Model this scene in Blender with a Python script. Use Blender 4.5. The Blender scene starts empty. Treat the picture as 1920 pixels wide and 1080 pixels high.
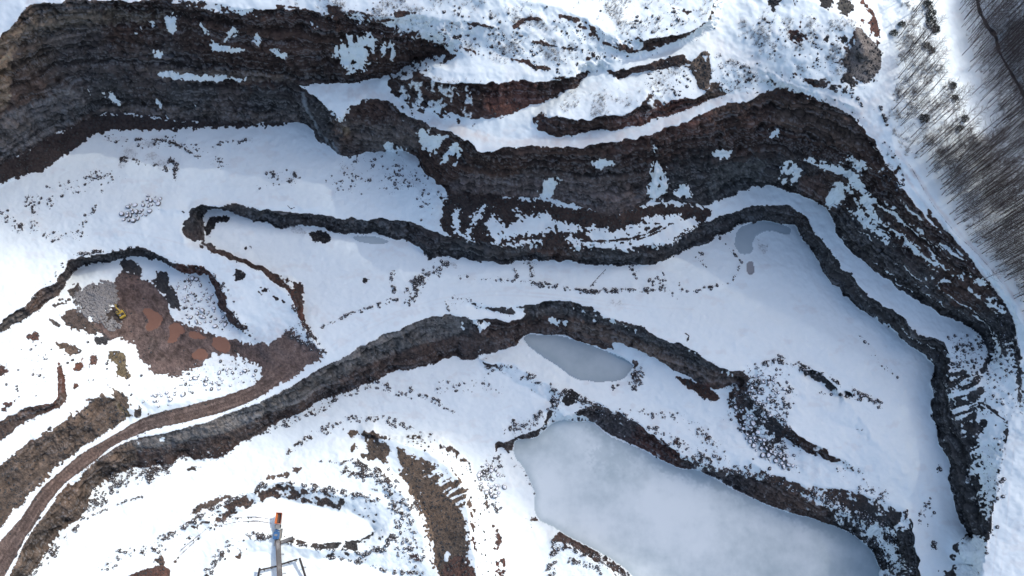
import bpy, math, time
import numpy as np
from mathutils import Vector, Matrix
T00 = time.time()
rng = np.random.default_rng(7)

# ------------------------------------------------------------------ camera, sky, sun, exposure
scene = bpy.context.scene
FPX, TILT, CAMH = 1280.0, math.radians(20.0), 330.0        # focal length in photo pixels (1920 wide), tilt from nadir, metres above the main bench
SUN_AZ, SUN_EL = math.radians(30.0), math.radians(45.0)    # azimuth measured from +X towards +Y
cam_d = bpy.data.cameras.new('camera'); cam = bpy.data.objects.new('camera', cam_d)
scene.collection.objects.link(cam); scene.camera = cam
cam.location = (0, 0, CAMH); cam.rotation_euler = (TILT, 0, 0)
cam_d.sensor_width = 36.0; cam_d.lens = 36.0 * FPX / 1920.0
cam_d.clip_start = 1.0; cam_d.clip_end = 6000.0
world = bpy.data.worlds.new('World'); scene.world = world; world.use_nodes = True
wn = world.node_tree; bg = wn.nodes['Background']
sky = wn.nodes.new('ShaderNodeTexSky'); sky.sky_type = 'NISHITA'; sky.sun_disc = False
sky.sun_elevation = SUN_EL; sky.sun_rotation = math.pi / 2 - SUN_AZ
sky.air_density = 0.9; sky.dust_density = 2.5; sky.ozone_density = 1.0
wn.links.new(sky.outputs[0], bg.inputs[0]); bg.inputs[1].default_value = 0.15
sun_d = bpy.data.lights.new('sun', 'SUN'); sun_d.energy = 2.0; sun_d.angle = math.radians(0.53); sun_d.color = (1.0, 0.95, 0.88)
sun = bpy.data.objects.new('sun', sun_d); scene.collection.objects.link(sun)
SUNV = Vector((math.cos(SUN_EL) * math.cos(SUN_AZ), math.cos(SUN_EL) * math.sin(SUN_AZ), math.sin(SUN_EL)))
sun.rotation_euler = SUNV.to_track_quat('Z', 'Y').to_euler()
scene.view_settings.view_transform = 'Standard'; scene.view_settings.look = 'None'
scene.view_settings.exposure = 0.74; scene.view_settings.gamma = 1.0
scene.cycles.max_bounces = 5; scene.cycles.diffuse_bounces = 3; scene.cycles.glossy_bounces = 2
scene.cycles.volume_bounces = 1
scene.cycles.use_adaptive_sampling = True

# ------------------------------------------------------------------ helpers
def ray(px, py):
    x = (np.asarray(px, float) - 960) / FPX; y = (540 - np.asarray(py, float)) / FPX
    c, s = math.cos(TILT), math.sin(TILT)
    return x, c * y + s, s * y - c
def unproject(px, py, z):                                   # survey point: where the sight line meets height z
    dx, dy, dz = ray(px, py); t = (z - CAMH) / dz
    return dx * t, dy * t
def project(X, Y, Z):
    c, s = math.cos(TILT), math.sin(TILT); Zc = Z - CAMH
    xc, yc, dc = X, c * Y + s * Zc, s * Y - c * Zc
    return 960 + FPX * xc / dc, 540 - FPX * yc / dc
def sstep(a, b, x):
    t = np.clip((x - a) / (b - a), 0, 1); return t * t * (3 - 2 * t)
_tab = rng.random((64, 64, 64)).astype(np.float32)
def noise3(x, y, z):
    ix, iy, iz = np.floor(x).astype(np.int32), np.floor(y).astype(np.int32), np.floor(z).astype(np.int32)
    fx, fy, fz = (x - ix).astype(np.float32), (y - iy).astype(np.float32), (z - iz).astype(np.float32)
    fx, fy, fz = fx * fx * (3 - 2 * fx), fy * fy * (3 - 2 * fy), fz * fz * (3 - 2 * fz)
    x0, x1, y0, y1, z0, z1 = ix & 63, (ix + 1) & 63, iy & 63, (iy + 1) & 63, iz & 63, (iz + 1) & 63
    a = _tab[x0, y0, z0] * (1 - fx) + _tab[x1, y0, z0] * fx; b = _tab[x0, y1, z0] * (1 - fx) + _tab[x1, y1, z0] * fx
    c = _tab[x0, y0, z1] * (1 - fx) + _tab[x1, y0, z1] * fx; d = _tab[x0, y1, z1] * (1 - fx) + _tab[x1, y1, z1] * fx
    a = a * (1 - fy) + b * fy; c = c * (1 - fy) + d * fy
    return (a * (1 - fz) + c * fz) * 2 - 1
_tab2 = rng.random((256, 256)).astype(np.float32)
def noise2(x, y):
    ix, iy = np.floor(x).astype(np.int32), np.floor(y).astype(np.int32)
    fx, fy = (x - ix).astype(np.float32), (y - iy).astype(np.float32)
    fx, fy = fx * fx * (3 - 2 * fx), fy * fy * (3 - 2 * fy)
    x0, x1, y0, y1 = ix & 255, (ix + 1) & 255, iy & 255, (iy + 1) & 255
    a = _tab2[x0, y0] * (1 - fx) + _tab2[x1, y0] * fx; b = _tab2[x0, y1] * (1 - fx) + _tab2[x1, y1] * fx
    return (a * (1 - fy) + b * fy) * 2 - 1
def fbm2(x, y, o=4, g=0.55):
    s, a, t = 0, 1.0, 0
    for k in range(o):
        s = s + a * noise2(x * 2 ** k + 17.3 * k, y * 2 ** k + 5.1 * k); t += a; a *= g
    return s / t
def fbm3(x, y, z, o=3, g=0.55):
    s, a, t = 0, 1.0, 0
    for k in range(o):
        s = s + a * noise3(x * 2 ** k + 7.7 * k, y * 2 ** k + 3.1 * k, z * 2 ** k + 11.9 * k); t += a; a *= g
    return s / t
def pts(s, dz=None):
    out = []; z = dz
    for tok in s.split():
        v = [float(q) for q in tok.split(',')]
        if len(v) == 3: z = v[2]
        out.append((v[0], v[1], z if z is not None else 0.0))
    return out
def P2(s): return [(p[0], p[1]) for p in pts(s, 0)]
# ------------------------------------------------------------------ survey lines of the quarry: x,y of the sight line and height (a height holds until the next one)
LN = {}
LN['rim_upper'] = pts('-500,330,60 -200,200,72 -60,115,78 0,72,80 20,50,82 37,28,84 57,7,85 110,3 170,4 300,5 370,13 413,31,84 440,28 480,32 547,33 580,40,83 592,58,82 620,57,82 653,60 667,67,81 700,63,81 733,73,79 757,87,77 780,77,77 813,75,76 833,84,74.5')
LN['ledge_upper'] = pts('-500,480,46 -200,270,47 0,200,47 50,180 110,147,46 160,143,45.5 287,138,45 367,147 480,150 513,152,45.5 563,158,47 603,157,48 623,148,49 667,150,49.5 710,152,50 733,140,53 763,127,57 793,110,62 820,95,69 833,88,73')
LN['prom_crest'] = pts('563,160,46.5 590,180,46 615,200,45 640,225,43 655,205,46 660,180,48 680,174,49 713,190,50 737,200,51 757,213,52 780,225,54 800,235,56 830,243,60 847,247,62')
LN['toe_main'] = pts('-500,600,16 -200,400,18 0,303,18 43,290 83,260 133,243,17 167,230 187,213 233,213,16.5 283,217,16 333,227,15.5 383,230,15 480,230 523,233 560,230 577,233 590,253 623,280,14.5 660,297,14 677,293 693,287 720,283 743,287,14.5 773,290,16 783,300,17 793,320,18 813,343,20 830,353,22 845,368,24 870,374,25 920,370 960,367 1013,373 1043,371 1070,380 1100,393 1127,403,24 1157,407 1173,397 1200,383 1213,379 1260,377,23 1300,376,21.5 1320,386,19 1340,384,18 1358,373,17 1386,360,16 1414,351 1444,345 1455,347 1488,360 1518,375,15.5 1542,382,15 1553,393 1563,420 1577,450,14.5 1607,480,14 1620,493 1657,523 1690,550 1707,563 1747,580 1777,597 1793,607 1810,607 1833,623,16 1843,627,18')
LN['talus_left'] = pts('-500,680,11 -200,450,13 0,343,14 40,333 67,327 110,300 140,277 167,257 187,243 233,240 300,242 367,239 480,237,13.8')
LN['mid_crest'] = pts('847,247,62 857,253,63 877,263,64 903,290 923,283,65 960,278,66 1000,275,67 1047,277,68 1093,270,69 1147,270,70 1173,263 1223,252,71 1250,240 1270,230 1310,217,72 1337,207 1370,197,73 1397,199 1423,180,74 1440,163,75')
LN['rim_road'] = pts('1440,163,75 1473,167 1500,177 1533,197 1580,207,74 1597,220,73 1627,253,70 1637,267,69 1650,285,67 1668,320,63 1690,350,60 1713,380,57 1730,403,54.5 1767,440,51 1790,460,49.5 1810,490,47.5 1840,517,45 1867,547,42 1887,573,40 1903,613,37 1910,660,34 1915,720,31 1917,760,29 1893,790,27 1887,830,26 1877,863,25 1870,907,24 1857,963,23 1857,997,22.5 1847,1030,22 1840,1080,21 1825,1300,18')
LN['rim_road_out'] = pts('1675,150,79 1668,240,72 1684,280,69 1716,320,64 1747,380,58 1777,420,55 1802,450,52.5 1832,490,49.5 1872,530,46 1902,570,42.5 1927,620,39 1952,700,36 1962,800,32 1954,900,29 1947,1000,27 1932,1080,25 1920,1300,22')
LN['path_top'] = pts('734,180,52 751,193,53 779,212,55 812,217,57 834,227,59 860,232,61 890,247,63 960,262,65 1020,262,67 1100,258,69 1170,250,70.5 1222,240,71.5 1240,228,72 1330,188,73 1380,180,75 1440,150,77')
LN['red_crest'] = pts('745,150,60 770,150,68 800,142,76 820,158,78 860,156,79 900,161,80 925,155 960,152 1040,153 1070,147 1093,133 1130,122')
LN['red_toe'] = pts('770,170,61 797,185,62 800,204,57.5 830,204,61 870,225,62.5 917,223,66 960,219,67 1003,197,69 1060,177,72 1093,152,75 1133,128,79')
LN['w2_crest'] = pts('1000,222,70 1027,213,76 1070,223,77 1093,230,77 1133,217,79 1187,213,80 1200,200,81 1217,167,82 1233,177,80')
LN['w2_toe'] = pts('990,240,68 1027,257,67 1053,258,67.5 1093,247,69 1160,246,70.2 1213,236,71.5 1230,215,73')
LN['w3_crest'] = pts('1232,205,76 1270,180,79 1307,183,78 1335,176,77')
LN['w3_toe'] = pts('1228,226,72.2 1260,213,72.5 1310,197,73 1333,187,73.5')
LN['w4_crest'] = pts('1150,136,81 1180,130,83 1210,123,84.5 1247,107,85 1283,100,85.5 1293,113,84')
LN['w4_toe'] = pts('1160,148,78 1190,140,80 1243,130,81 1267,124,82 1296,117,83')
LN['spike_crest'] = pts('1330,88,86 1337,120,84 1336,160,80 1325,176,78')
LN['spike_foot'] = pts('1296,130,81 1303,145,79 1310,165,77')
LN['top_road'] = pts('810,125,77 862,136,81 960,140,81.5 1040,138,82 1100,122,82.5 1180,115,83 1290,88,85.5 1345,50,88 1362,0,91 1380,-80,95 1400,-400,104')
LN['spur_road'] = pts('1350,80,86 1400,110,84 1440,135,81.5 1500,160,79 1560,185,77.5 1610,200,76 1650,240,71.5')
LN['corner_road'] = pts('1650,185,77 1662,150,79.5 1665,110,82 1663,80,84 1650,30,88 1640,-20,92 1620,-300,104')
LN['terrace_a'] = pts('-500,120,70 -150,-20,84 60,-20,86.5 300,-12,87 420,8,87 560,18,88 660,40,86.5 800,55,85.5 900,85,84.5 960,112,82.5')
LN['terrace_b'] = pts('-400,-300,95 300,-200,98 600,-12,92 640,20,90 700,28,90.5 800,30,91 900,45,91 1000,60,90 1100,82,88.5 1180,102,85')
LN['terrace_c'] = pts('700,-400,110 880,-20,97 1000,2,96 1080,27,95 1150,62,92 1195,88,88')
LN['bank_top'] = pts('1207,76,92.5 1260,66,93.5 1300,58,94.5 1335,35,96 1346,-5,99 1370,-300,112')
LN['bank_foot'] = pts('1207,86,87.5 1260,77,87.8 1310,68,88.3 1345,43,89.5 1357,0,92')
LN['hill'] = pts('1420,-10,95 1500,-10,98 1560,20,96.5 1590,45,94.5 1470,50,92.5 1420,60,90 1460,100,87 1540,100,88')
LN['gravel_top'] = pts('1600,60,94 1618,80,92.5 1622,105,90')
LN['gravel_foot'] = pts('1655,96,83.5 1654,132,81.5 1628,162,79.5 1580,158,80.5 1520,150,82.5')
LN['forest_a'] = pts('1690,-20,92 1700,40,87 1700,100,82')
LN['forest_spine'] = pts('1735,-20,90 1750,60,84 1765,130,78 1800,220,70 1835,270,63')
LN['stream'] = pts('1800,-300,80 1828,-20,76 1838,20,73 1852,50,70 1870,90,65 1892,130,61 1917,175,57 1960,240,51 2050,380,42 2300,800,24')
LN['forest_b'] = pts('1950,-100,82 2000,100,72 2100,250,62 2500,500,60')
LN['forest_c'] = pts('1830,380,54 1900,430,48.5 2000,480,46 2150,800,38')
LN['wall_a_crest'] = pts('347,462,9.5 377,467,9 410,478,8.5 440,488,8 470,500,7.5 490,513,7 515,533,6.5 545,552,6 555,580,5 563,602,4 577,625,3 600,655,1.5')
LN['wall_a_toe'] = pts('400,462,3 440,475,2 480,493,1.5 503,507,1 523,518,.5 552,522,0 569,535,0 572,547,0 569,573,0 564,592,0 574,610,.5 603,650,.5')
LN['wall_crest'] = pts('347,462,9.5 343,437,10.5 343,410,11 350,387,11.5 367,375,12 400,373 450,383 480,392 530,397 560,398,11.5 583,400 593,403,12 653,407 680,413 720,413 763,420 800,423,13 813,430 830,440,14 873,453,15 913,457 960,460 1010,457 1053,463 1110,463 1160,467 1227,463 1250,463 1270,450 1310,423 1340,412 1358,407 1379,393,14.5 1414,386 1442,375,14 1477,386 1507,401 1518,414,13.5 1527,430 1543,447 1553,467 1573,493 1590,517 1613,540 1640,560 1673,580 1693,597 1713,620 1733,630,14 1760,637,14.5 1775,650 1779,690 1786,720 1792,765,13.5 1803,810,13 1813,830 1810,853 1827,867 1827,900 1837,937,12 1837,963,11 1843,983,11 1853,1000,12')
LN['wall_toe'] = pts('380,450,3 380,433,2 377,413,2 387,397,2 407,393,1.5 433,397,1 453,407,.5 480,415,0 513,420 580,422 607,427 637,435 693,438 730,447 770,457 793,473 813,480 830,480 867,483 887,488 960,488 1020,487 1060,493 1110,495 1160,493 1207,497 1237,498 1253,490 1280,477 1297,463 1327,457 1340,440 1363,437 1380,427 1403,417 1427,412 1440,410 1467,417 1500,423 1503,440 1520,467 1533,493 1550,517 1573,547 1600,567 1627,587 1657,607 1680,627 1707,647 1727,660 1750,677 1757,693 1750,720 1742,770,-1 1750,797 1763,807 1763,833,-1.5 1773,853 1780,880 1777,910,-2 1787,933 1797,960,-2.5 1800,987 1820,1004,-2')
LN['streak_top'] = pts('1843,627,18 1855,650,19.5 1854,670,20.5 1842,695,21.5 1829,715,22 1838,733,22 1832,757,20 1814,797,15')
LN['road_crest'] = pts('-60,1300,-16 20,1080,-14 33,1047,-13.5 50,1010,-13 73,980,-12.6 97,947,-12.2 117,917,-11.8 143,887,-11.3 173,867,-10.8 200,850,-10.3 233,830,-9.8 253,820,-9.4 300,813,-8.5 340,803,-8 400,787,-7 447,767,-6 480,757,-5.5 560,717,-3 600,690,-2 647,667,-1 667,657 697,637,-.5 733,620,0 770,607 800,593 823,587 847,583 867,587,-.5 893,600,-1.5 920,597,-2.5 960,600,-3.3 976,600,-3.5')
LN['road_left'] = pts('-60,1100,-14 0,1017,-13 43,970,-12.6 83,913,-11.6 143,860,-10.4 207,823,-9.4 290,777,-8.2 393,753,-6.7 480,723,-5.2 515,700,-4.4')
LN['ledge_crest'] = pts('880,563,0 900,565 930,573 960,573 1010,568 1060,567 1087,573 1120,583 1147,597 1187,607 1220,623 1250,640 1280,650 1303,660 1327,677 1350,690 1377,697 1392,703')
LN['ledge_foot'] = pts('880,572,-1.5 930,586,-2.8 970,591,-3.2 982,594,-4.5')
LN['pit_toe'] = pts('-100,1300,-26 43,1080,-26 67,1060 80,1040 97,1020 117,993 143,977 157,960 170,935 180,907 213,890 247,880,-25 277,880 290,870 327,873 343,857 377,863 400,857 420,850 443,837 480,820 513,800 567,775 613,750 660,730 697,720 733,700 780,687 813,680 840,667 870,676 905,680,-23.5 915,670,-23 945,655,-22.5 970,640,-22.3 984,625,-22.3 1016,627 1051,627 1082,638 1116,649 1146,660,-21.5 1151,650,-19 1157,643,-18 1193,658,-17 1240,682,-17 1270,700,-17 1293,713,-17 1320,727,-16 1345,733,-15 1375,722,-14 1387,714,-10')
LN['soil_crest'] = pts('-300,1020,2 -40,900,4 0,870,4 83,813,5 143,773,5 190,740,5 215,752,1.5')
LN['soil_toe'] = pts('-120,1120,-13 -20,1015,-12.8 15,975,-12.3 60,918,-11.4 115,868,-10.4 160,835,-9.8 210,805,-9 240,787,-8.5')
LN['strip_crest'] = pts('-200,860,10 0,787,12 60,765,12 108,747,11 113,715,10 109,690,8')
LN['strip_toe'] = pts('-200,930,5 0,828,6 57,783,7 112,764,7 125,748,6 122,715,6 117,690,6')
LN['terr_left'] = pts('-300,700,11 0,700,9.5 60,690,8 100,665,7')
LN['bank_low'] = pts('150,720,3 190,665,3 250,705,-2.5 330,715,-4.5 250,765,-5 420,740,-6')
LN['exc_crest'] = pts('-200,720,9 0,605,9.5 33,580 60,550 100,527 123,503 137,483,9.3 160,480 207,472,9 260,468,8.5 283,470 320,487,8 337,493,7.5 390,508,6.5 408,528,6 428,562,5 441,590,3.5 452,615,1.5')
LN['exc_toe'] = pts('-200,740,4 0,617,3.5 40,600,3 67,583,2.5 97,563,2 110,547,1 133,520,-.5 147,500,-1.5 157,490,-2 213,488 260,476 293,487,-2.5 317,494 330,507,-3 367,515 390,514,-3 400,535,-3.5 412,570,-4 428,600 440,622')
LN['mud'] = pts('235,510,-3 215,560,-4 260,585,-5 300,610,-5.3 350,640,-5.5 330,680,-5.2 400,645,-5 470,655,-4.7 500,672,-4.4')
LN['pile'] = pts('162,553,-.5 182,552,1.5 198,560,.5 185,572,.5')
LN['fan'] = pts('545,632,-1 570,645,-.7 605,668,-1 540,665,-3')
LN['floor_a'] = pts('100,450,11 200,440,11 300,430,10.8 300,320,13.5 500,320,13.5 450,270,13.7 600,370,13 700,380,13 40,400,12.5')
LN['floor_b'] = pts('470,460,.5 600,500,0 700,530,0 640,590,0 850,535,0 1000,560,0 1150,525,0 1300,530,0 1450,560,0 1550,650,0 1600,720,-.5 1680,760,-1 1700,850,-2 1700,900,-3 1480,610,0 1400,660,0')
LN['pond_shore'] = pts('963,830,-34 973,823 1003,823 1020,807 1040,788 1060,787 1087,790 1103,788 1120,797 1133,810 1147,820 1173,830 1207,843 1233,860 1267,875 1280,880 1307,880 1327,890 1360,910 1380,920 1410,933 1440,947 1483,963 1520,970 1550,980 1583,993 1610,1010 1630,1027 1643,1047 1650,1067 1650,1080 1640,1300 1300,1300 1190,1080 1160,1057 1133,1040 1103,1023 1080,1013 1060,1003 1043,990 1027,983 1007,973 1000,947 1003,927 997,910 990,893 977,870 962,853 963,830')
LN['pond_cliff'] = pts('1091,749,-21 1120,757,-21 1147,770,-21.5 1180,783,-21.5 1213,803,-21.5 1260,837,-21.5 1293,857,-21.5 1343,875,-21 1393,887,-20 1440,900,-19 1480,917,-18 1520,930,-17 1567,947,-17 1613,967,-17 1640,985,-17 1673,1010,-18 1687,1030,-19 1697,1067,-20 1700,1300,-20')
LN['pond_bank'] = pts('935,840,-30 945,880,-29.5 960,930,-29.5 975,975,-29.5 1010,1005,-29.5 1020,1060,-29')
LN['pond_bank_n'] = pts('960,805,-27 1000,785,-25 1030,768,-23 1056,748,-21')
LN['spit'] = pts('1040,1018,-28 1075,1030,-27.5 1110,1048,-27.5 1150,1075,-27.5 1180,1150,-28')
LN['small_pond'] = pts('984,626,-22.3 980,638 1007,662 1044,684 1073,707 1095,714 1147,716 1171,709 1182,693 1189,682')
LN['small_pond_b'] = pts('1160,665,-19.5 1193,672,-19 1205,690,-19.5 1190,715,-20.5')
LN['low_ridge'] = pts('904,678,-21.5 940,682,-21 971,684,-20.8 1015,713,-20.3 1060,732,-19.8')
LN['low_foot'] = pts('905,690,-24 950,703,-24 1000,738,-24 1035,755,-24.5')
LN['low_floor'] = pts('880,720,-24.5 800,755,-25.3 700,780,-25.6 600,830,-25.8 850,800,-26 900,850,-27 1150,745,-21.5 1250,765,-20.8 1300,800,-20.2 1380,850,-17.5 1430,880,-16 1500,905,-14 1600,915,-9 1660,935,-7 1690,960,-6')
LN['rubble_top'] = pts('1392,705,-2 1420,690,-.5 1450,678,.3 1490,690,-.5 1450,720,-2 1480,740,-3')
LN['rubble_mid'] = pts('1400,735,-6 1430,770,-6 1460,790,-6')
LN['rubble_foot'] = pts('1372,745,-15.5 1362,775,-17 1390,810,-17 1430,850,-16 1480,878,-14.5')
LN['c5_crest'] = pts('1474,800,-4 1500,818,-4.5 1540,841,-5 1570,858,-5.5 1610,875,-6.5')
LN['c5_toe'] = pts('1477,825,-12.5 1500,843,-11 1535,858,-10 1562,869,-9 1605,885,-8')
LN['c6_crest'] = pts('1500,690,-.3 1530,700,-.5 1560,716,-.7 1610,742,-1.2')
LN['c6_toe'] = pts('1515,708,-4.5 1535,724,-4.5 1560,733,-4.5 1590,742,-3.5')
LN['c6_flat'] = pts('1500,750,-4.5 1550,790,-4.5 1620,810,-4 1600,850,-5')
LN['se_crest'] = pts('1703,962,-4 1717,1000,-2 1722,1030,-1.5 1728,1080,-1.5 1740,1300,-2')
LN['se_toe'] = pts('1685,993,-7.5 1697,1040,-8.5 1708,1080,-9 1715,1300,-9')
LN['se_floor'] = pts('1740,940,-2.5 1760,1000,-2 1780,1060,-1 1820,1060,3')
LN['berm_a'] = pts('200,1090,-25 300,1013,-24.5 341,992,-24 381,965,-23.5 422,944,-23.5 463,927,-23.5 495,911,-23.5 530,906,-23.5 571,910,-23.5 625,921,-24 679,930,-24 706,938,-24 716,921,-24')
LN['basin'] = pts('330,1050,-29 400,990,-29 470,950,-29 520,928,-31 560,945,-31 620,955,-31 690,975,-31 705,1005,-31 650,1018,-31 560,1008,-30 530,1000,-30')
LN['berm_b'] = pts('538,1018,-27 582,1025,-26.5 639,1030,-26.5 679,1038,-26 712,1028,-25.5 739,997,-25 738,950,-25 720,920,-24')
LN['basin_b'] = pts('560,1045,-30 620,1048,-30 679,1055,-30 723,1072,-30 788,1082,-29')
LN['rubble_e'] = pts('640,862,-23 700,883,-22 745,913,-21.5 775,958,-21.5 790,1010,-22.5 795,1055,-25')
LN['heap_crest'] = pts('690,812,-21 740,825,-20 790,840,-18 840,870,-17 872,918,-16.5 886,1000,-16.5 895,1080,-16.5 890,1300,-17')
LN['heap_toe'] = pts('700,868,-23.5 750,880,-23.5 785,930,-23.8 805,990,-24 822,1045,-25 835,1090,-25')
LN['heap_back'] = pts('830,820,-25 900,880,-27 930,960,-28 950,1060,-28 950,1300,-28')
LN['ridge_w'] = pts('385,1078,-26 412,1038,-25.5 435,1012,-25.5 462,1006,-25.5 498,1003,-26')
LN['under_belt'] = pts('450,1045,-30 500,1030,-30 530,1060,-30.5 590,1070,-30.5')
LN['pit_floor'] = pts('300,930,-26 400,900,-26 230,985,-26 120,1065,-26 500,860,-26 620,800,-25.6')

def chaikin(p, closed=False, n=2):
    p = [tuple(q) for q in p]
    for _ in range(n):
        out = [] if closed else [p[0]]
        for a, b in zip(p, (p[1:] + p[:1]) if closed else p[1:]):
            out += [tuple(u * .75 + v * .25 for u, v in zip(a, b)), tuple(u * .25 + v * .75 for u, v in zip(a, b))]
        if not closed: out.append(p[-1])
        p = out
    return p
# ------------------------------------------------------------------ height field between the survey lines (membrane through all of them)
CELL = 3.0; X0, Y0, X1, Y1 = -600, -420, 2520, 1440
def solve():
    nx, ny = int((X1 - X0) / CELL) + 1, int((Y1 - Y0) / CELL) + 1
    S = np.zeros((ny, nx)); W = np.zeros((ny, nx))
    for ln in LN.values():
        ln = chaikin(ln, False, 1)
        for (ax, ay, az), (bx, by, bz) in zip(ln[:-1], ln[1:]):
            n = max(2, int(math.hypot(bx - ax, by - ay) / CELL * 1.6) + 1); t = np.linspace(0, 1, n)
            ix = np.rint((ax + (bx - ax) * t - X0) / CELL).astype(int); iy = np.rint((ay + (by - ay) * t - Y0) / CELL).astype(int)
            ok = (ix >= 0) & (ix < nx) & (iy >= 0) & (iy < ny)
            np.add.at(S, (iy[ok], ix[ok]), (az + (bz - az) * t)[ok]); np.add.at(W, (iy[ok], ix[ok]), 1.0)
    S = S / np.maximum(W, 1); W = (W > 0) * 1.0; S = S * W
    pyr = [(S, W)]
    while min(pyr[-1][0].shape) > 12:
        s, w = pyr[-1]; h, v = s.shape[0] // 2 * 2, s.shape[1] // 2 * 2
        s2 = np.pad(s, ((0, s.shape[0] % 2), (0, s.shape[1] % 2))); w2 = np.pad(w, ((0, w.shape[0] % 2), (0, w.shape[1] % 2)))
        r = lambda a: a[0::2, 0::2] + a[1::2, 0::2] + a[0::2, 1::2] + a[1::2, 1::2]
        sw, ss = r(w2), r(s2 * w2); pyr.append((ss / np.maximum(sw, 1), (sw > 0) * 1.0))
    z = None
    for lv, (s, w) in reversed(list(enumerate(pyr))):
        if z is None: z = np.full(s.shape, s.sum() / max(w.sum(), 1))
        else: z = np.repeat(np.repeat(z, 2, 0), 2, 1)[:s.shape[0], :s.shape[1]]
        fix = w > 0; z[fix] = s[fix]
        for it in range(60 if lv else 90):
            p = np.pad(z, 1, mode='edge')
            z = (p[:-2, 1:-1] + p[2:, 1:-1] + p[1:-1, :-2] + p[1:-1, 2:]) * 0.25
            z[fix] = s[fix]
    return z
ZF = ZF0 = solve()
def zfield(px, py, F=None):
    ZF = ZF0 if F is None else F
    u = np.clip((np.asarray(px, float) - X0) / CELL, 0, ZF.shape[1] - 1.001); v = np.clip((np.asarray(py, float) - Y0) / CELL, 0, ZF.shape[0] - 1.001)
    i, j = u.astype(int), v.astype(int); a, b = u - i, v - j
    return (ZF[j, i] * (1 - a) + ZF[j, i + 1] * a) * (1 - b) + (ZF[j + 1, i] * (1 - a) + ZF[j + 1, i + 1] * a) * b
# sampling positions: fine where the ground was surveyed, coarser further out
def axis(a, b, step, lo, hi):
    mid = np.arange(a, b + step, step); out, s, p = [], step, a
    while p > lo: s *= 1.13; p -= s; out.append(p)
    out2, s, p = [], step, mid[-1]
    while p < hi: s *= 1.13; p += s; out2.append(p)
    return np.array(out[::-1] + list(mid) + out2)
STEP = 1.8
xs = axis(-60, 1980, STEP, X0 - 150, X1 + 150); ys = axis(-50, 1130, STEP, Y0 - 100, Y1 + 150)
GX, GY = np.meshgrid(xs, ys); NYV, NXV = GX.shape
inframe = sstep(-250, -60, GX) * sstep(2150, 1980, GX)
WX_ = (7 * fbm2(GX / 48 + 5, GY / 48, 2) + 3.0 * noise2(GX / 14, GY / 14 + 7) + 1.3 * noise2(GX / 6 + 3, GY / 6)) * inframe
WY_ = (7 * fbm2(GX / 48 + 60, GY / 48 + 9, 2) + 3.0 * noise2(GX / 14 + 31, GY / 14) + 1.3 * noise2(GX / 6, GY / 6 + 8)) * inframe
calm = np.ones_like(GX)                                       # roads and shores keep their clean line
for ln, r in ((LN['road_crest'][:20], 14), (LN['road_left'], 14), (LN['pond_shore'], 8), (LN['small_pond'], 8), (LN['rim_road'][8:], 9)):
    for (ax, ay, _), (bx, by, _) in zip(ln[:-1], ln[1:]):
        i0, i1 = np.searchsorted(xs, min(ax, bx) - 30), np.searchsorted(xs, max(ax, bx) + 30); j0, j1 = np.searchsorted(ys, min(ay, by) - 30), np.searchsorted(ys, max(ay, by) + 30)
        g, h = GX[j0:j1, i0:i1], GY[j0:j1, i0:i1]; vx, vy = bx - ax, by - ay; t = np.clip(((g - ax) * vx + (h - ay) * vy) / (vx * vx + vy * vy + 1e-9), 0, 1)
        calm[j0:j1, i0:i1] = np.minimum(calm[j0:j1, i0:i1], .25 + .75 * sstep(r * .4, r * 1.6, np.hypot(g - ax - t * vx, h - ay - t * vy)))
WX_ *= calm; WY_ *= calm
Z = zfield(GX + WX_, GY + WY_)
# soften the breaklines by about a metre
for _ in range(1):
    p = np.pad(Z, 1, mode='edge'); Z = Z * 0.5 + 0.125 * (p[:-2, 1:-1] + p[2:, 1:-1] + p[1:-1, :-2] + p[1:-1, 2:])
def grid_normals(PX, PY, PZ):
    A = np.stack([np.gradient(PX, axis=1), np.gradient(PY, axis=1), np.gradient(PZ, axis=1)], -1)
    B = np.stack([np.gradient(PX, axis=0), np.gradient(PY, axis=0), np.gradient(PZ, axis=0)], -1)
    N = np.cross(B, A); N /= np.linalg.norm(N, axis=-1, keepdims=True) + 1e-9
    return N
PX, PY = unproject(GX, GY, Z); PZ = Z.copy()
N0 = grid_normals(PX, PY, PZ)
fx_, fy_ = np.meshgrid(X0 + CELL * np.arange(ZF.shape[1]), Y0 + CELL * np.arange(ZF.shape[0]))
nzf = grid_normals(*unproject(fx_, fy_, ZF), ZF)[..., 2]
SLOPE_NZ = zfield(GX + WX_, GY + WY_, nzf)                    # lie of the ground without its small lumps
print('solved', round(time.time() - T00, 1), PX.shape)
# ------------------------------------------------------------------ what covers the ground: bare rock and soil against snow
NA = 1.5 * fbm2(GX / 30, GY / 30, 5, 0.72)            # ragged outlines
NB = 1.3 * fbm2(GX / 7, GY / 7, 2, 0.8)
NC = noise2(GX / 3.1 + 40, GY / 3.1 + 60)
def uniform(a):
    q = np.quantile(a[::7, ::7], np.linspace(0, 1, 65)); return np.interp(a, q, np.linspace(0, 1, 65))
SPK = uniform(.8 * noise2(GX / 10, GY / 10) + .8 * noise2(GX / 4.6, GY / 4.6) + 0.7 * noise2(GX / 2.3 + 9, GY / 2.3 + 4) + 0.7 * fbm2(GX / 26, GY / 26, 2))   # clumps of stones
def block(x0, y0, x1, y1):
    i0, i1 = np.searchsorted(xs, x0), np.searchsorted(xs, x1); j0, j1 = np.searchsorted(ys, y0), np.searchsorted(ys, y1)
    return slice(max(j0, 0), max(j1, j0 + 1)), slice(max(i0, 0), max(i1, i0 + 1))
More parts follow.
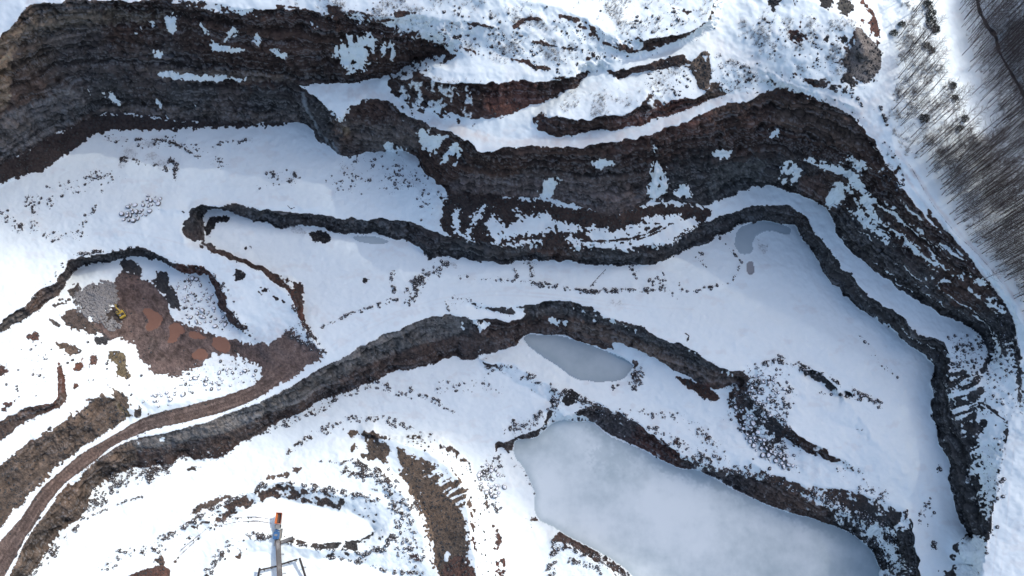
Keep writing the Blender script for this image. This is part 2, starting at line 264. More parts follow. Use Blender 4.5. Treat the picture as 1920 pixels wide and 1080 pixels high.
def seg_dist(gx, gy, p, closed):
    d = np.full(gx.shape, 1e9, np.float32); q = p + p[:1] if closed else p
    for (ax, ay), (bx, by) in zip(q[:-1], q[1:]):
        vx, vy = bx - ax, by - ay; L = vx * vx + vy * vy + 1e-9
        t = np.clip(((gx - ax) * vx + (gy - ay) * vy) / L, 0, 1)
        d = np.minimum(d, (gx - ax - t * vx) ** 2 + (gy - ay - t * vy) ** 2)
    return np.sqrt(d)
def inside(gx, gy, p):
    r = np.zeros(gx.shape, bool)
    for (ax, ay), (bx, by) in zip(p, p[1:] + p[:1]):
        if ay == by: continue
        r ^= ((ay > gy) != (by > gy)) & (gx < (bx - ax) * (gy - ay) / (by - ay) + ax)
    return r
def poly(p, rag=4.0, soft=1.5, pad=None, grow=0.0):
    p = chaikin(p, True, 2); rag = rag * 1.9
    X = [q[0] for q in p]; Y = [q[1] for q in p]; pad = rag * 1.5 + soft + 3 if pad is None else pad
    b = block(min(X) - pad, min(Y) - pad, max(X) + pad, max(Y) + pad); gx, gy = GX[b], GY[b]
    s = seg_dist(gx, gy, p, True); s = np.where(inside(gx, gy, p), s, -s) + grow + rag * (NA[b] * .9 + NB[b] * 0.8 + NC[b] * .5)
    return b, sstep(-soft, soft, s)
def stroke(p, w, rag=0.35, soft=1.2):
    X = [q[0] for q in p]; Y = [q[1] for q in p]; pad = w * 2 + 4
    b = block(min(X) - pad, min(Y) - pad, max(X) + pad, max(Y) + pad)
    s = w / 2 - seg_dist(GX[b], GY[b], p, False) + w * rag * (NA[b] + 0.7 * NB[b])
    return b, sstep(-soft, soft, s)
NZ = SLOPE_NZ
wx, wy, wz = PX, PY, PZ
VST = fbm3(wx * .42, wy * .42, wz * .05, 3)        # runs down the fall line of a steep face
FB = fbm3(wx * .055, wy * .055, wz * .09, 3)
FC = fbm3(wx * .25, wy * .25, wz * .25, 3)
slope_rock = sstep(0.85, 0.66, NZ + 0.15 * FC + 0.10 * VST + 0.08 * NB)
b, m = poly(P2('1690,-700 1702,100 1694,170 1720,320 1750,380 1806,450 1876,530 1930,620 1964,800 1950,1500 3200,1500 3200,-700'), 1.5, 3); slope_rock[b] = slope_rock[b] * (1 - m)
BARE = slope_rock.copy()
# broken, half snowed-up faces
PATCHY = np.zeros_like(Z)
for s, a in (('1590,280 1660,280 1720,380 1880,560 1915,640 1905,800 1860,1000 1830,1000 1790,830 1830,720 1840,640 1700,590 1600,470', .34), ('1500,380 1600,540 1760,680 1740,780 1810,1010 1860,1010 1830,830 1800,700 1720,600 1560,440', .48),
             ('1380,690 1500,680 1640,760 1650,900 1480,900 1360,790', .6), ('1090,745 1260,820 1440,890 1600,950 1710,1080 1640,1080 1600,1000 1430,950 1240,870 1120,800', .5), ('1540,930 1620,965 1710,1100 1640,1100 1630,1020 1560,975', .7), ('1680,960 1740,960 1740,1100 1700,1100', .6), ('1780,640 1850,640 1845,780 1800,800 1780,720', .85), ('1840,640 1915,640 1915,800 1870,960 1835,940 1840,800', .9),
             ('600,50 840,70 840,120 700,160 620,150', .3), ('730,130 900,130 900,260 760,230', .62), ('980,200 1230,160 1240,260 980,260', .45), ('350,880 560,860 740,900 760,1060 560,1060 300,1040', .75), ('1040,1010 1190,1070 1150,1110 1030,1060', .6)):
    b, m = poly(P2(s), 14, 10); PATCHY[b] = np.maximum(PATCHY[b], m * a)
BARE = BARE * (1 - np.clip(PATCHY, 0, 1) * sstep(0.05, 0.45, FC * .9 + NB * .35 + VST * .25 + (PATCHY - .5)))

b, m = poly(P2('540,-60 1340,-60 1343,30 1300,52 1200,68 1190,105 1000,122 870,118 760,60 640,30'), 6, 8); BARE[b] = BARE[b] * (1 - .75 * m * sstep(-.4, .2, NA[b] + .3))
b, m = poly(P2('1375,-60 1600,-60 1600,50 1580,110 1560,150 1480,152 1395,112'), 6, 8); BARE[b] = BARE[b] * (1 - .85 * m)
b, m = poly(P2('1342,95 1400,112 1470,150 1600,195 1650,200 1640,235 1540,185 1440,160 1380,178 1345,170'), 3, 5); BARE[b] = BARE[b] * (1 - .8 * m)
BR, DK, GB, TN, RD, GV, OL, RR, TB = ((.082, .052, .043), (.062, .066, .072), (.112, .098, .098), (.160, .122, .095), (.185, .108, .086), (.125, .115, .108), (.20, .165, .095), (.150, .070, .055), (.140, .098, .080))
SEED = [(20, 60, TN), (15, 110, TN), (30, 160, TB), (5, 190, TB), (120, 40, GV), (150, 90, GB), (250, 50, BR), (400, 60, BR), (560, 80, BR), (700, 100, BR), (300, 120, GB), (480, 130, BR), (60, 240, GB), (120, 200, DK), (200, 180, DK), (350, 190, DK), (500, 190, DK), (420, 215, GB), (60, 300, GB), (140, 260, BR), (300, 235, BR),
        (600, 220, DK), (620, 250, DK), (690, 250, GB), (650, 245, TB), (700, 210, BR), (760, 250, GB), (800, 300, BR), (860, 290, BR), (950, 320, BR), (1000, 350, GB), (1100, 340, GB), (1080, 300, BR), (1150, 380, GB), (1250, 280, BR), (1300, 320, DK), (1330, 350, DK), (1400, 260, BR), (1420, 320, DK), (1500, 230, BR), (1560, 260, BR), (1510, 330, DK), (1530, 350, BR),
        (850, 190, BR), (950, 180, RR), (1080, 150, BR), (1100, 240, BR), (1200, 220, RR), (1215, 185, TB), (1270, 200, RR), (1320, 130, TN), (1320, 160, TN), (1250, 115, BR), (900, 400, BR), (1000, 420, BR), (1150, 425, BR), (1280, 420, DK), (1030, 470, BR), (1000, 480, DK), (880, 470, DK), (1150, 480, DK), (700, 425, DK), (500, 405, DK), (350, 410, DK), (380, 450, GB), (430, 480, BR), (540, 530, BR), (560, 560, RR),
        (1420, 400, DK), (1550, 480, DK), (1640, 580, DK), (1740, 650, DK), (1770, 780, DK), (1800, 920, DK), (1600, 440, DK), (1680, 510, GB), (1700, 430, BR), (1800, 540, BR), (1650, 340, BR), (1850, 620, DK), (1840, 740, DK), (1640, 450, DK), (1720, 540, DK),
        (700, 650, DK), (760, 630, DK), (850, 610, DK), (720, 685, BR), (800, 660, BR), (650, 700, GB), (600, 720, DK), (550, 760, DK), (560, 775, BR), (450, 800, GV), (420, 830, BR), (320, 840, BR), (250, 850, BR), (180, 890, TN), (120, 950, TN), (60, 1030, TN), (900, 640, GB), (950, 620, BR), (1000, 585, DK), (1100, 590, DK), (1200, 640, DK), (1300, 690, DK), (1010, 610, BR), (1080, 615, TB), (1130, 630, TB), (1180, 645, BR), (1230, 665, TB), (1330, 710, TB), (1300, 730, RR), (1020, 620, DK),
        (60, 560, TB), (30, 595, GV), (110, 530, GB), (200, 480, DK), (300, 485, DK), (350, 505, RR), (60, 870, TN), (130, 810, TN), (30, 940, TN), (190, 765, TN), (230, 770, OL), (60, 790, TB), (115, 740, RR), (1150, 790, GB), (1230, 830, RR), (1350, 890, GB), (1500, 940, TB), (1620, 1000, DK), (1700, 1030, DK), (1080, 745, DK), (820, 930, TN), (770, 880, TB), (850, 1050, RR), (700, 840, TN), (1620, 120, GV), (1480, 70, RR), (1570, 10, GV), (1640, 40, RR), (1450, 0, DK), (380, 930, TB), (500, 900, TB), (700, 1000, DK), (1500, 830, BR), (1550, 720, DK), (1450, 780, DK), (960, 690, DK), (1850, 100, DK)]
ROCK = np.zeros(Z.shape + (3,)); wsum = np.zeros_like(Z)
jx, jy = GX + 30 * NA, GY + 16 * NB + 18 * FB
for sx, sy, c in SEED:
    w = 1.0 / ((jx - sx) ** 2 + ((jy - sy) * 1.35) ** 2 + 60) ** 1.9
    wsum += w
    for k in range(3): ROCK[..., k] += w * c[k]
ROCK /= wsum[..., None]
def tone(s, col, rag=3.0, amt=.85):
    b, m = poly(P2(s), rag, 4.0); m = (m * amt)[..., None]; ROCK[b] = ROCK[b] * (1 - m) + np.array(col) * m
tone('200,852 253,820 340,803 447,767 560,717 647,667 697,637 770,607 847,583 900,600 850,632 760,655 700,680 620,716 560,752 480,790 400,820 300,842', (.20, .205, .205))  # grey upper tier, colour raised to carry the partial sunlight on it
tone('200,870 300,842 400,820 480,790 560,752 620,716 700,680 760,655 850,632 960,605 985,620 905,680 840,667 780,687 660,730 567,775 480,820 343,857 247,880', (.105, .078, .070))
tone('880,560 960,573 1060,567 1147,597 1250,640 1390,703 1340,698 1250,660 1150,612 1080,592 1010,590 940,592', (.088, .095, .10))
tone('1055,600 1110,608 1150,620 1190,635 1240,657 1290,682 1340,702 1385,710 1370,722 1330,720 1290,706 1240,678 1193,654 1147,640 1100,628 1065,618', (.20, .155, .130), 2)
tone('985,600 1050,600 1070,622 1020,630 985,625', (.10, .075, .068), 2)
tone('880,325 960,335 1100,335 1190,360 1213,375 1160,408 1100,393 1043,371 960,367 860,368 830,345', (.170, .142, .140))
tone('-60,255 0,215 90,175 150,160 170,200 130,240 60,275 0,300 -60,330', (.165, .165, .172), 5)
tone('190,196 300,200 420,210 560,212 566,230 420,229 300,220 190,212', (.19, .165, .155), 3)
tone('270,128 400,132 560,140 600,152 480,152 360,146 280,138', (.19, .165, .140), 3, .7)
tone('60,20 170,18 300,25 300,38 160,48 60,58 20,85 30,55', (.19, .165, .130), 4, .8)
tone('-60,110 0,78 25,48 48,42 42,70 20,100 22,150 18,200 0,210 -60,230', (.42, .30, .19), 4)  # tan bluff at the left edge, its sunlit brightness painted into the tan
tone('640,225 700,232 770,250 790,280 740,285 690,286 655,262', (.16, .145, .140), 4, .7); tone('640,238 658,244 652,256 642,252', (.30, .22, .13), 2)
tone('1330,310 1420,290 1440,330 1380,360 1330,375', (.115, .13, .135), 6); tone('1495,320 1560,345 1545,380 1500,360', (.125, .085, .075), 3); tone('1480,170 1590,210 1630,260 1600,290 1500,260 1440,220', (.13, .10, .085), 6, .6)
tone('1600,420 1680,480 1760,545 1840,600 1790,600 1700,555 1610,478 1570,420', (.105, .103, .10), 6, .7); tone('1660,350 1730,420 1850,540 1830,570 1740,500 1660,430', (.105, .075, .065), 6, .8)
def bare(s, col=None, rag=4.0, amt=1.0, soft=3.2):
    b, m = poly(P2(s), rag, soft); BARE[b] = np.maximum(BARE[b], m * amt)
    if col is not None: ROCK[b] = ROCK[b] * (1 - m[..., None]) + np.array(col) * m[..., None]
def snow(s, rag=4.0, amt=1.0, streak=0.0):
    b, m = poly(P2(s), rag, 4.0); m = sstep(.25, .75, m + .55 * VST[b] * (rag > 1.6) + .25 * NC[b])
    if streak: m = m * sstep(-.35, .12, VST[b] + (1 - streak) * .6 + NB[b] * .3)
    BARE[b] = BARE[b] * (1 - m * amt)
# talus and loose slopes under the cliffs
bare('-60,330 0,303 43,290 83,260 133,243 187,213 233,213 333,227 480,230 560,231 500,238 300,243 187,245 150,272 110,300 67,327 0,343 -60,370', (.062, .050, .050), 3)
bare('838,365 960,367 1100,393 1157,407 1213,379 1320,386 1335,400 1310,423 1270,450 1240,464 1053,463 960,460 873,453 832,440 826,400', (.068, .050, .046), 4)
bare('1260,703 1300,712 1345,735 1350,750 1325,748 1290,727', BR, 2)
# black wet ground and bare flats
WET = (.028, .030, .034)
for s in ('387,410 410,400 433,408 430,414 410,417 397,427 393,447 383,440', '573,433 600,427 630,447 607,458 583,457', '790,460 813,472 812,490 797,477', '437,510 460,507 457,527 443,527', '453,462 465,459 464,470 455,470', '482,535 500,537 503,550 487,552', '680,518 694,523 682,531',
          '1056,744 1067,731 1082,738 1080,751 1067,758 1058,756', '500,552 530,560 545,570 525,566'): bare(s, WET, 3)
bare('548,522 570,535 567,573 560,590 550,562', (.07, .05, .045), 3)
for s in ('1476,58 1500,53 1519,65 1495,84 1486,82', '1500,38 1503,38 1501,56 1497,56'): bare(s, (.07, .035, .032), 3)
for s in ('1440,-8 1464,-8 1462,17 1440,20', '1486,-8 1498,-8 1490,17', '1532,-8 1560,-8 1556,10 1536,15', '1522,34 1539,34 1529,40', '1546,70 1554,70 1550,82', '1575,67 1589,72 1580,79', '1565,62 1571,62 1567,76', '1522,149 1546,147 1548,157 1527,159', '1577,144 1597,144 1606,164 1580,154', '1400,105 1412,110 1408,122 1398,115', '1440,137 1462,142 1466,152 1445,152'): bare(s, (.05, .053, .056), 3.5)
bare('1572,-8 1589,-8 1597,17 1584,31 1575,26', (.10, .105, .10), 3)
bare('1601,55 1613,55 1633,72 1652,96 1652,132 1628,159 1609,149 1594,135 1582,125 1584,106 1599,89 1606,77', (.25, .24, .23), 2)
bare('1613,0 1628,5 1654,51 1649,77 1630,58 1628,41 1633,31 1618,12', RR, 3)
bare('1608,38 1622,34 1622,45 1612,46', RR, 3)
bare('1330,88 1334,160 1324,174 1310,164 1303,143 1310,133 1294,130 1303,110', (.27, .20, .145), 1.5); snow('1318,105 1325,104 1323,118', 1.2); bare('1205,122 1247,106 1283,99 1294,112 1268,124 1243,131 1215,132', (.085, .062, .055), 2); bare('1150,140 1175,128 1180,136 1160,146', (.08, .06, .055), 1.5)
# spoil heap of the lower pit
HP = (.165, .128, .096)
bare('687,813 707,823 733,843 723,867 707,857 693,863 677,853 687,843', HP, 4); bare('650,812 667,805 677,813 662,818', HP, 2); bare('657,835 667,832 664,848 656,852', HP, 2)
bare('743,850 753,837 770,860 807,863 813,877 857,897 877,920 870,950 877,1013 873,1033 890,1090 830,1090 813,1040 800,987 787,950 763,907 747,867', HP, 5)
bare('838,1050 873,1036 895,1090 832,1090', (.15, .085, .068), 4)
snow('830,1040 843,1030 840,1057', 2); snow('795,826 860,855 900,895 925,1000 935,1095 896,1095 889,1000 882,925 855,882 812,852', 3); snow('690,798 760,815 830,845 812,858 768,842 742,832 712,818', 2.5)
u_, v_ = GX * .5 + GY * .86, GX * .86 - GY * .5                     # melt runnels across the heap
b, m = poly(P2('770,848 815,862 860,893 882,922 876,965 850,950 815,905 780,880'), 3, 6); run = sstep(.0, .25, fbm2(u_[b] / 6.5, v_[b] / 45, 3) + .3 * NB[b] + .25 * m - .2); BARE[b] = BARE[b] * (1 - m * run)
bare('480,903 530,890 563,873 573,880 513,897', (.15, .115, .095), 3); bare('353,967 367,950 427,927 433,930 393,953', (.14, .11, .09), 3)
bare('225,1090 250,1072 283,1063 317,1058 324,1090', (.14, .075, .06), 1.5); bare('287,1050 303,1040 313,1060 293,1064', (.12, .085, .07), 3); bare('345,880 367,873 383,873 367,885', (.10, .09, .08), 2)
ROAD_P = '-60,1105 0,1017 20,997 43,970 67,933 83,913 117,883 143,860 167,843 207,823 253,793 290,777 333,767 393,753 443,737 480,723 520,698 540,705 480,747 447,760 387,780 333,793 283,803 247,817 213,833 187,853 157,877 127,897 103,923 83,950 60,987 43,1010 30,1040 10,1073 -40,1160'
# digging area on the left
MUD = (.185, .135, .122)
bare('217,513 240,507 267,520 290,537 310,557 323,573 317,590 353,610 400,627 433,637 480,643 500,643 530,633 545,615 563,645 597,652 607,675 560,700 520,722 480,748 470,722 492,706 480,683 430,663 397,660 390,673 360,693 333,707 300,710 283,697 273,680 260,660 260,643 233,630 213,637 187,627 167,607 187,590 213,573 217,547', MUD, 4)
b, m = poly(P2('225,515 300,545 330,590 440,640 540,640 600,660 480,740 470,700 330,705 270,670 200,610 215,560'), 4, 6); wet = sstep(.05, .4, fbm2(GX[b] / 18 + 2, GY[b] / 14, 4, .7)) * m * .75; ROCK[b] = ROCK[b] * (1 - wet[..., None]) + np.array((.085, .062, .056)) * wet[..., None]; dry = sstep(.1, .45, fbm2(GX[b] / 22 + 32, GY[b] / 16, 4, .7)) * m * .6; ROCK[b] = ROCK[b] * (1 - dry[..., None]) + np.array((.24, .185, .165)) * dry[..., None]
bare('147,550 173,533 200,530 217,547 213,573 187,590 160,590 140,560', (.13, .125, .122), 4)
for s, c in (('123,540 147,530 153,547 143,560 127,557', GV), ('100,567 140,553 143,563 107,580', GV), ('113,590 140,577 187,613 180,630 143,617 117,607', (.14, .11, .095)), ('93,600 113,605 105,610', GV), ('170,637 190,630 207,643 187,650', DK), ('220,490 247,487 263,503 260,517 227,507', DK), ('283,530 310,503 317,533 337,560 340,580 320,583 310,557', DK), ('200,575 235,580 232,605 190,608', (.085, .075, .07)),
             ('106,644 130,643 152,661 137,667 115,654', TN), ('139,681 154,672 156,683 146,698 139,693', (.17, .075, .05)), ('167,670 178,663 189,672 174,687', (.17, .095, .075)), ('198,659 231,659 241,696 250,704 226,711 213,707 219,683 200,670', OL), ('109,667 115,693 111,702 107,690', (.16, .08, .07)), ('0,763 30,748 37,743 28,755 0,772', (.13, .065, .055)), ('-20,676 10,690 9,702 -20,712', (.15, .085, .07)), ('-20,665 28,652 26,657 -20,673', (.10, .08, .07)), ('50,630 61,624 74,633 56,635', (.16, .085, .07)),
             ('-80,845 0,800 60,775 108,757 122,722 128,746 110,764 57,784 0,830 -80,870', (.13, .095, .08)), ('190,742 213,757 233,783 230,793 205,800 190,780', TN), ('205,725 225,735 245,755 240,768 222,760', TN), ('248,768 262,764 268,775 255,785', (.10, .09, .085))): bare(s, c, 3)
# the two soil banks along the haul road
bare('-60,905 0,871 83,813 143,773 190,740 215,755 233,785 215,803 160,834 112,868 60,918 15,975 -60,1050', (.150, .115, .090), 4)
bare('-30,1160 20,1084 50,1012 97,949 143,889 200,852 250,822 262,860 247,880 213,890 180,907 170,935 157,960 143,977 117,993 80,1040 43,1080 -30,1160', (.145, .112, .088), 4)
snow('128,905 140,890 150,884 152,890 136,908', 2)
# haul road
b, m = poly(P2(ROAD_P), 1.4, 2.0, 20, 3.5); BARE[b] = BARE[b] * (1 - m * (sstep(480, 440, GX[b])))
b, m = poly(P2(ROAD_P), .6, 1.5, 20, 2.2); BARE[b] = np.maximum(BARE[b], m); ROCK[b] = ROCK[b] * (1 - m[..., None]) + np.array((.185, .138, .120)) * m[..., None]
b, m = poly(P2('500,645 530,634 545,618 563,645 597,653 606,675 560,700 520,722 485,746 472,722 495,704 505,680'), 2, 5); ROCK[b] = ROCK[b] * (1 - .8 * m[..., None]) + np.array((.22, .165, .145)) * .8 * m[..., None]
for q_ in ('400,640 440,648 480,655 505,668 508,690 490,715 470,732', '396,646 440,655 478,663 497,675 497,695 480,716'): b, m = stroke(chaikin(P2(q_), False, 2), 5, .3, 2); ROCK[b] = ROCK[b] * (1 - .7 * m[..., None]) + np.array((.13, .10, .092)) * .7 * m[..., None]
def wheel(s, w, k, amt):
    b, m = stroke(P2(s), w, .25, 2.0); m = (m * amt)[..., None] * np.clip(.6 + .8 * NB[b] + .6 * NA[b], 0, 1)[..., None]; ROCK[b] = ROCK[b] * (1 - m) + np.array(k) * m
CR = P2('-20,1090 12,1042 40,1000 72,945 112,900 160,860 212,828 270,797 340,780 400,765 450,748 500,722 540,690')
for o, k in ((-7, (.25, .19, .165)), (7, (.25, .19, .165)), (-3, (.09, .065, .057)), (3, (.12, .085, .075)), (11, (.10, .075, .066)), (-12, (.11, .08, .07))):
    wheel(' '.join('%.1f,%.1f' % (x + o * .6, y + o * .8) for x, y in CR), 3.4, k, 1.0)
for a in range(6): wheel('%d,%d %d,%d %d,%d' % (505 + a * 6, 712 - a * 4, 540 + a * 5, 690 - a * 5, 548 + a * 8, 640 + a * 4), 3, (.28, .21, .185) if a % 2 else (.13, .095, .085), .9)
# snow lying on ledges of the cliffs, ice falls
for s in ('309,37 320,28 330,40 330,58 318,62 308,50', '287,97 293,90 303,100 303,110 290,108', '397,80 413,85 433,90 460,88 453,97 433,100 410,95 393,88', '373,43 383,50 393,67 380,62', '437,50 443,63 427,77 420,72', '480,57 492,70 485,82 478,80', '503,87 520,93 540,100 533,107 513,100', '717,80 723,80 720,110', '730,77 743,87 737,120 730,113', '1330,287 1367,277 1373,287 1360,298 1343,297', '1440,253 1463,242 1465,250 1447,260', '1103,310 1123,302 1150,302 1140,313 1123,322', '251,53 257,53 256,66', '277,40 287,38 285,50', '420,13 470,8 480,25 440,28', '160,168 165,165 168,180'): snow(s, 2.5)
snow('287,135 333,134 367,142 427,146 470,149 433,153 367,152 310,147', 1.5)
snow('623,100 647,67 667,80 693,83 687,127 667,130 657,143 650,133 637,110', 4, 1, .7); snow('660,62 705,72 700,100 670,90', 4, 1, .6)
for s in ('187,168 197,172 199,183', '200,170 213,173 220,187 228,202 213,193 207,182', '290,182 297,185 305,207 300,203', '362,200 368,198 367,206', '308,215 316,218 317,226'): snow(s, 1.2)
snow('590,178 637,178 660,193 655,213 640,227 620,207', 4, .95, .8)
snow('727,263 763,283 767,290 740,287 723,280', 3, 1, .8); snow('780,257 790,233 800,250 813,252 845,250 830,267 807,297 800,275 795,285', 2.5); snow('847,267 857,267 863,300 857,313 850,283 833,307 827,303', 2)
snow('1013,338 1053,335 1053,346 1037,352 1035,371 1015,373', 2.5, 1, .8); snow('1223,300 1240,307 1247,333 1259,346 1243,379 1213,371 1221,340', 3, 1, .75); snow('1259,362 1291,344 1294,371 1254,371', 3, 1, .9); snow('1225,268 1234,270 1232,288 1226,286', 2)
snow('1503,295 1544,308 1579,316 1599,321 1614,334 1629,371 1645,408 1655,414 1640,421 1618,390 1595,340 1562,323 1529,303', 3); snow('1581,288 1618,301 1629,316 1603,321', 4); snow('1592,364 1614,393 1618,412 1599,382', 2)
for s in ('1670,420 1693,440 1723,470 1773,500 1777,507 1740,487 1703,460 1673,437', '1643,447 1667,450 1663,457', '1787,510 1813,517 1800,523', '1703,417 1737,437 1717,430', '1657,380 1687,393 1670,393', '1743,510 1783,533 1767,527', '1830,520 1853,533 1840,530', '1570,350 1580,372 1590,390 1600,410 1590,405', '1585,330 1600,380 1640,430 1670,450 1640,440 1600,400', '1850,560 1880,575 1885,590 1860,585', '1625,365 1634,370 1636,385', '1800,440 1830,470 1810,470'): snow(s, 4)
for s in ('850,400 863,392 861,419 866,447 853,438', '885,406 909,379 904,406 882,433 888,452 869,452', '907,414 923,403 939,419 953,428 966,411 969,384 977,411 993,395 1026,400 1037,417 1050,414 1096,425 1080,438 1048,430 1010,444 950,447 934,457 923,444', '947,449 1015,447 1010,457 980,460', '1053,444 1091,452 1107,430 1124,422 1142,444 1167,433 1221,406 1264,398 1278,409 1294,406 1311,419 1281,438 1248,463 1172,465 1086,463'): snow(s, 5, 1, .45)
for s, w in (('1090,452 1140,452 1180,448 1210,440 1240,425', 4), ('1195,450 1230,437 1260,420', 3), ('1085,440 1100,445', 8), ('960,449 1000,446 1015,440', 4)):
    b, m = stroke(P2(s), w, .6); BARE[b] = np.maximum(BARE[b], m)
snow('1029,593 1051,598 1049,609 1031,607', 2); snow('1051,602 1067,600 1062,613', 2)
for s in ('1073,573 1078,573 1077,583', '1091,579 1095,585 1097,593', '1115,583 1119,585 1117,596', '1133,588 1137,590 1134,598', '1111,600 1118,602 1114,607', '1142,597 1155,600 1150,607 1140,605', '1165,603 1180,615 1176,620', '1190,617 1194,620 1191,626', '864,600 868,597 872,620 866,622', '893,610 910,605 925,608 905,616 899,624', '880,598 898,602 896,612', '299,820 310,818 308,828 300,827'): snow(s, 1.5)
for x, y in ((1290, 657), (1300, 662), (1352, 697), (1362, 700), (1372, 702)): snow('%d,%d %d,%d %d,%d' % (x, y, x + 4, y, x + 3, y + 9), 1)
# ground that keeps its snow although it is steep
snow('1540,932 1620,962 1692,1015 1702,1090 1680,1090 1660,1030 1615,990 1550,958', 5, .8, .55); snow('1270,838 1340,868 1440,893 1430,903 1340,882 1270,852', 4, .7, .6)
snow('1471,299 1492,301 1503,317 1497,343 1473,347 1459,341 1462,316', 3, 1, .9); snow('1560,343 1581,338 1588,358 1571,382 1562,393 1544,380 1555,360', 3, 1, .9)
snow('1848,640 1906,662 1913,765 1888,800 1858,800 1845,755 1850,690', 4, .92)
u_, v_ = GX * .36 + GY * .93, GX * .93 - GY * .36
b, m = poly(P2('1778,680 1832,712 1840,745 1812,798 1792,790 1780,730'), 4, 5); run = sstep(-.12, .12, fbm2(u_[b] / 5, v_[b] / 34, 3) + .25 * NB[b] - .004 * (GX[b] - 1810)); BARE[b] = BARE[b] * (1 - m) + run * m * .95
for q_, w_, a_ in (('1843,627 1856,650 1855,670 1842,697 1829,715', 9, .9), ('1882,652 1890,680 1884,715', 9, .6), ('1838,735 1826,748 1815,745', 10, .9), ('1904,640 1911,700 1912,760', 7, .6), ('1886,805 1879,860 1868,910 1857,965 1850,1002', 8, .6), ('1844,757 1866,772 1886,790', 5, .8)):
    b, m = stroke(P2(q_), w_, .8, 2.5); BARE[b] = np.maximum(BARE[b], m * a_ * sstep(-.5, .1, NB[b] + .3))
snow('1855,790 1888,795 1880,860 1862,960 1850,980 1835,930 1830,870 1825,830', 6, .9)
snow('1796,1004 1862,1000 1846,1095 1788,1095', 4, .92); bare('1838,990 1852,988 1856,1005 1842,1008', DK, 3); snow('1690,1000 1712,985 1700,960 1680,985', 3)
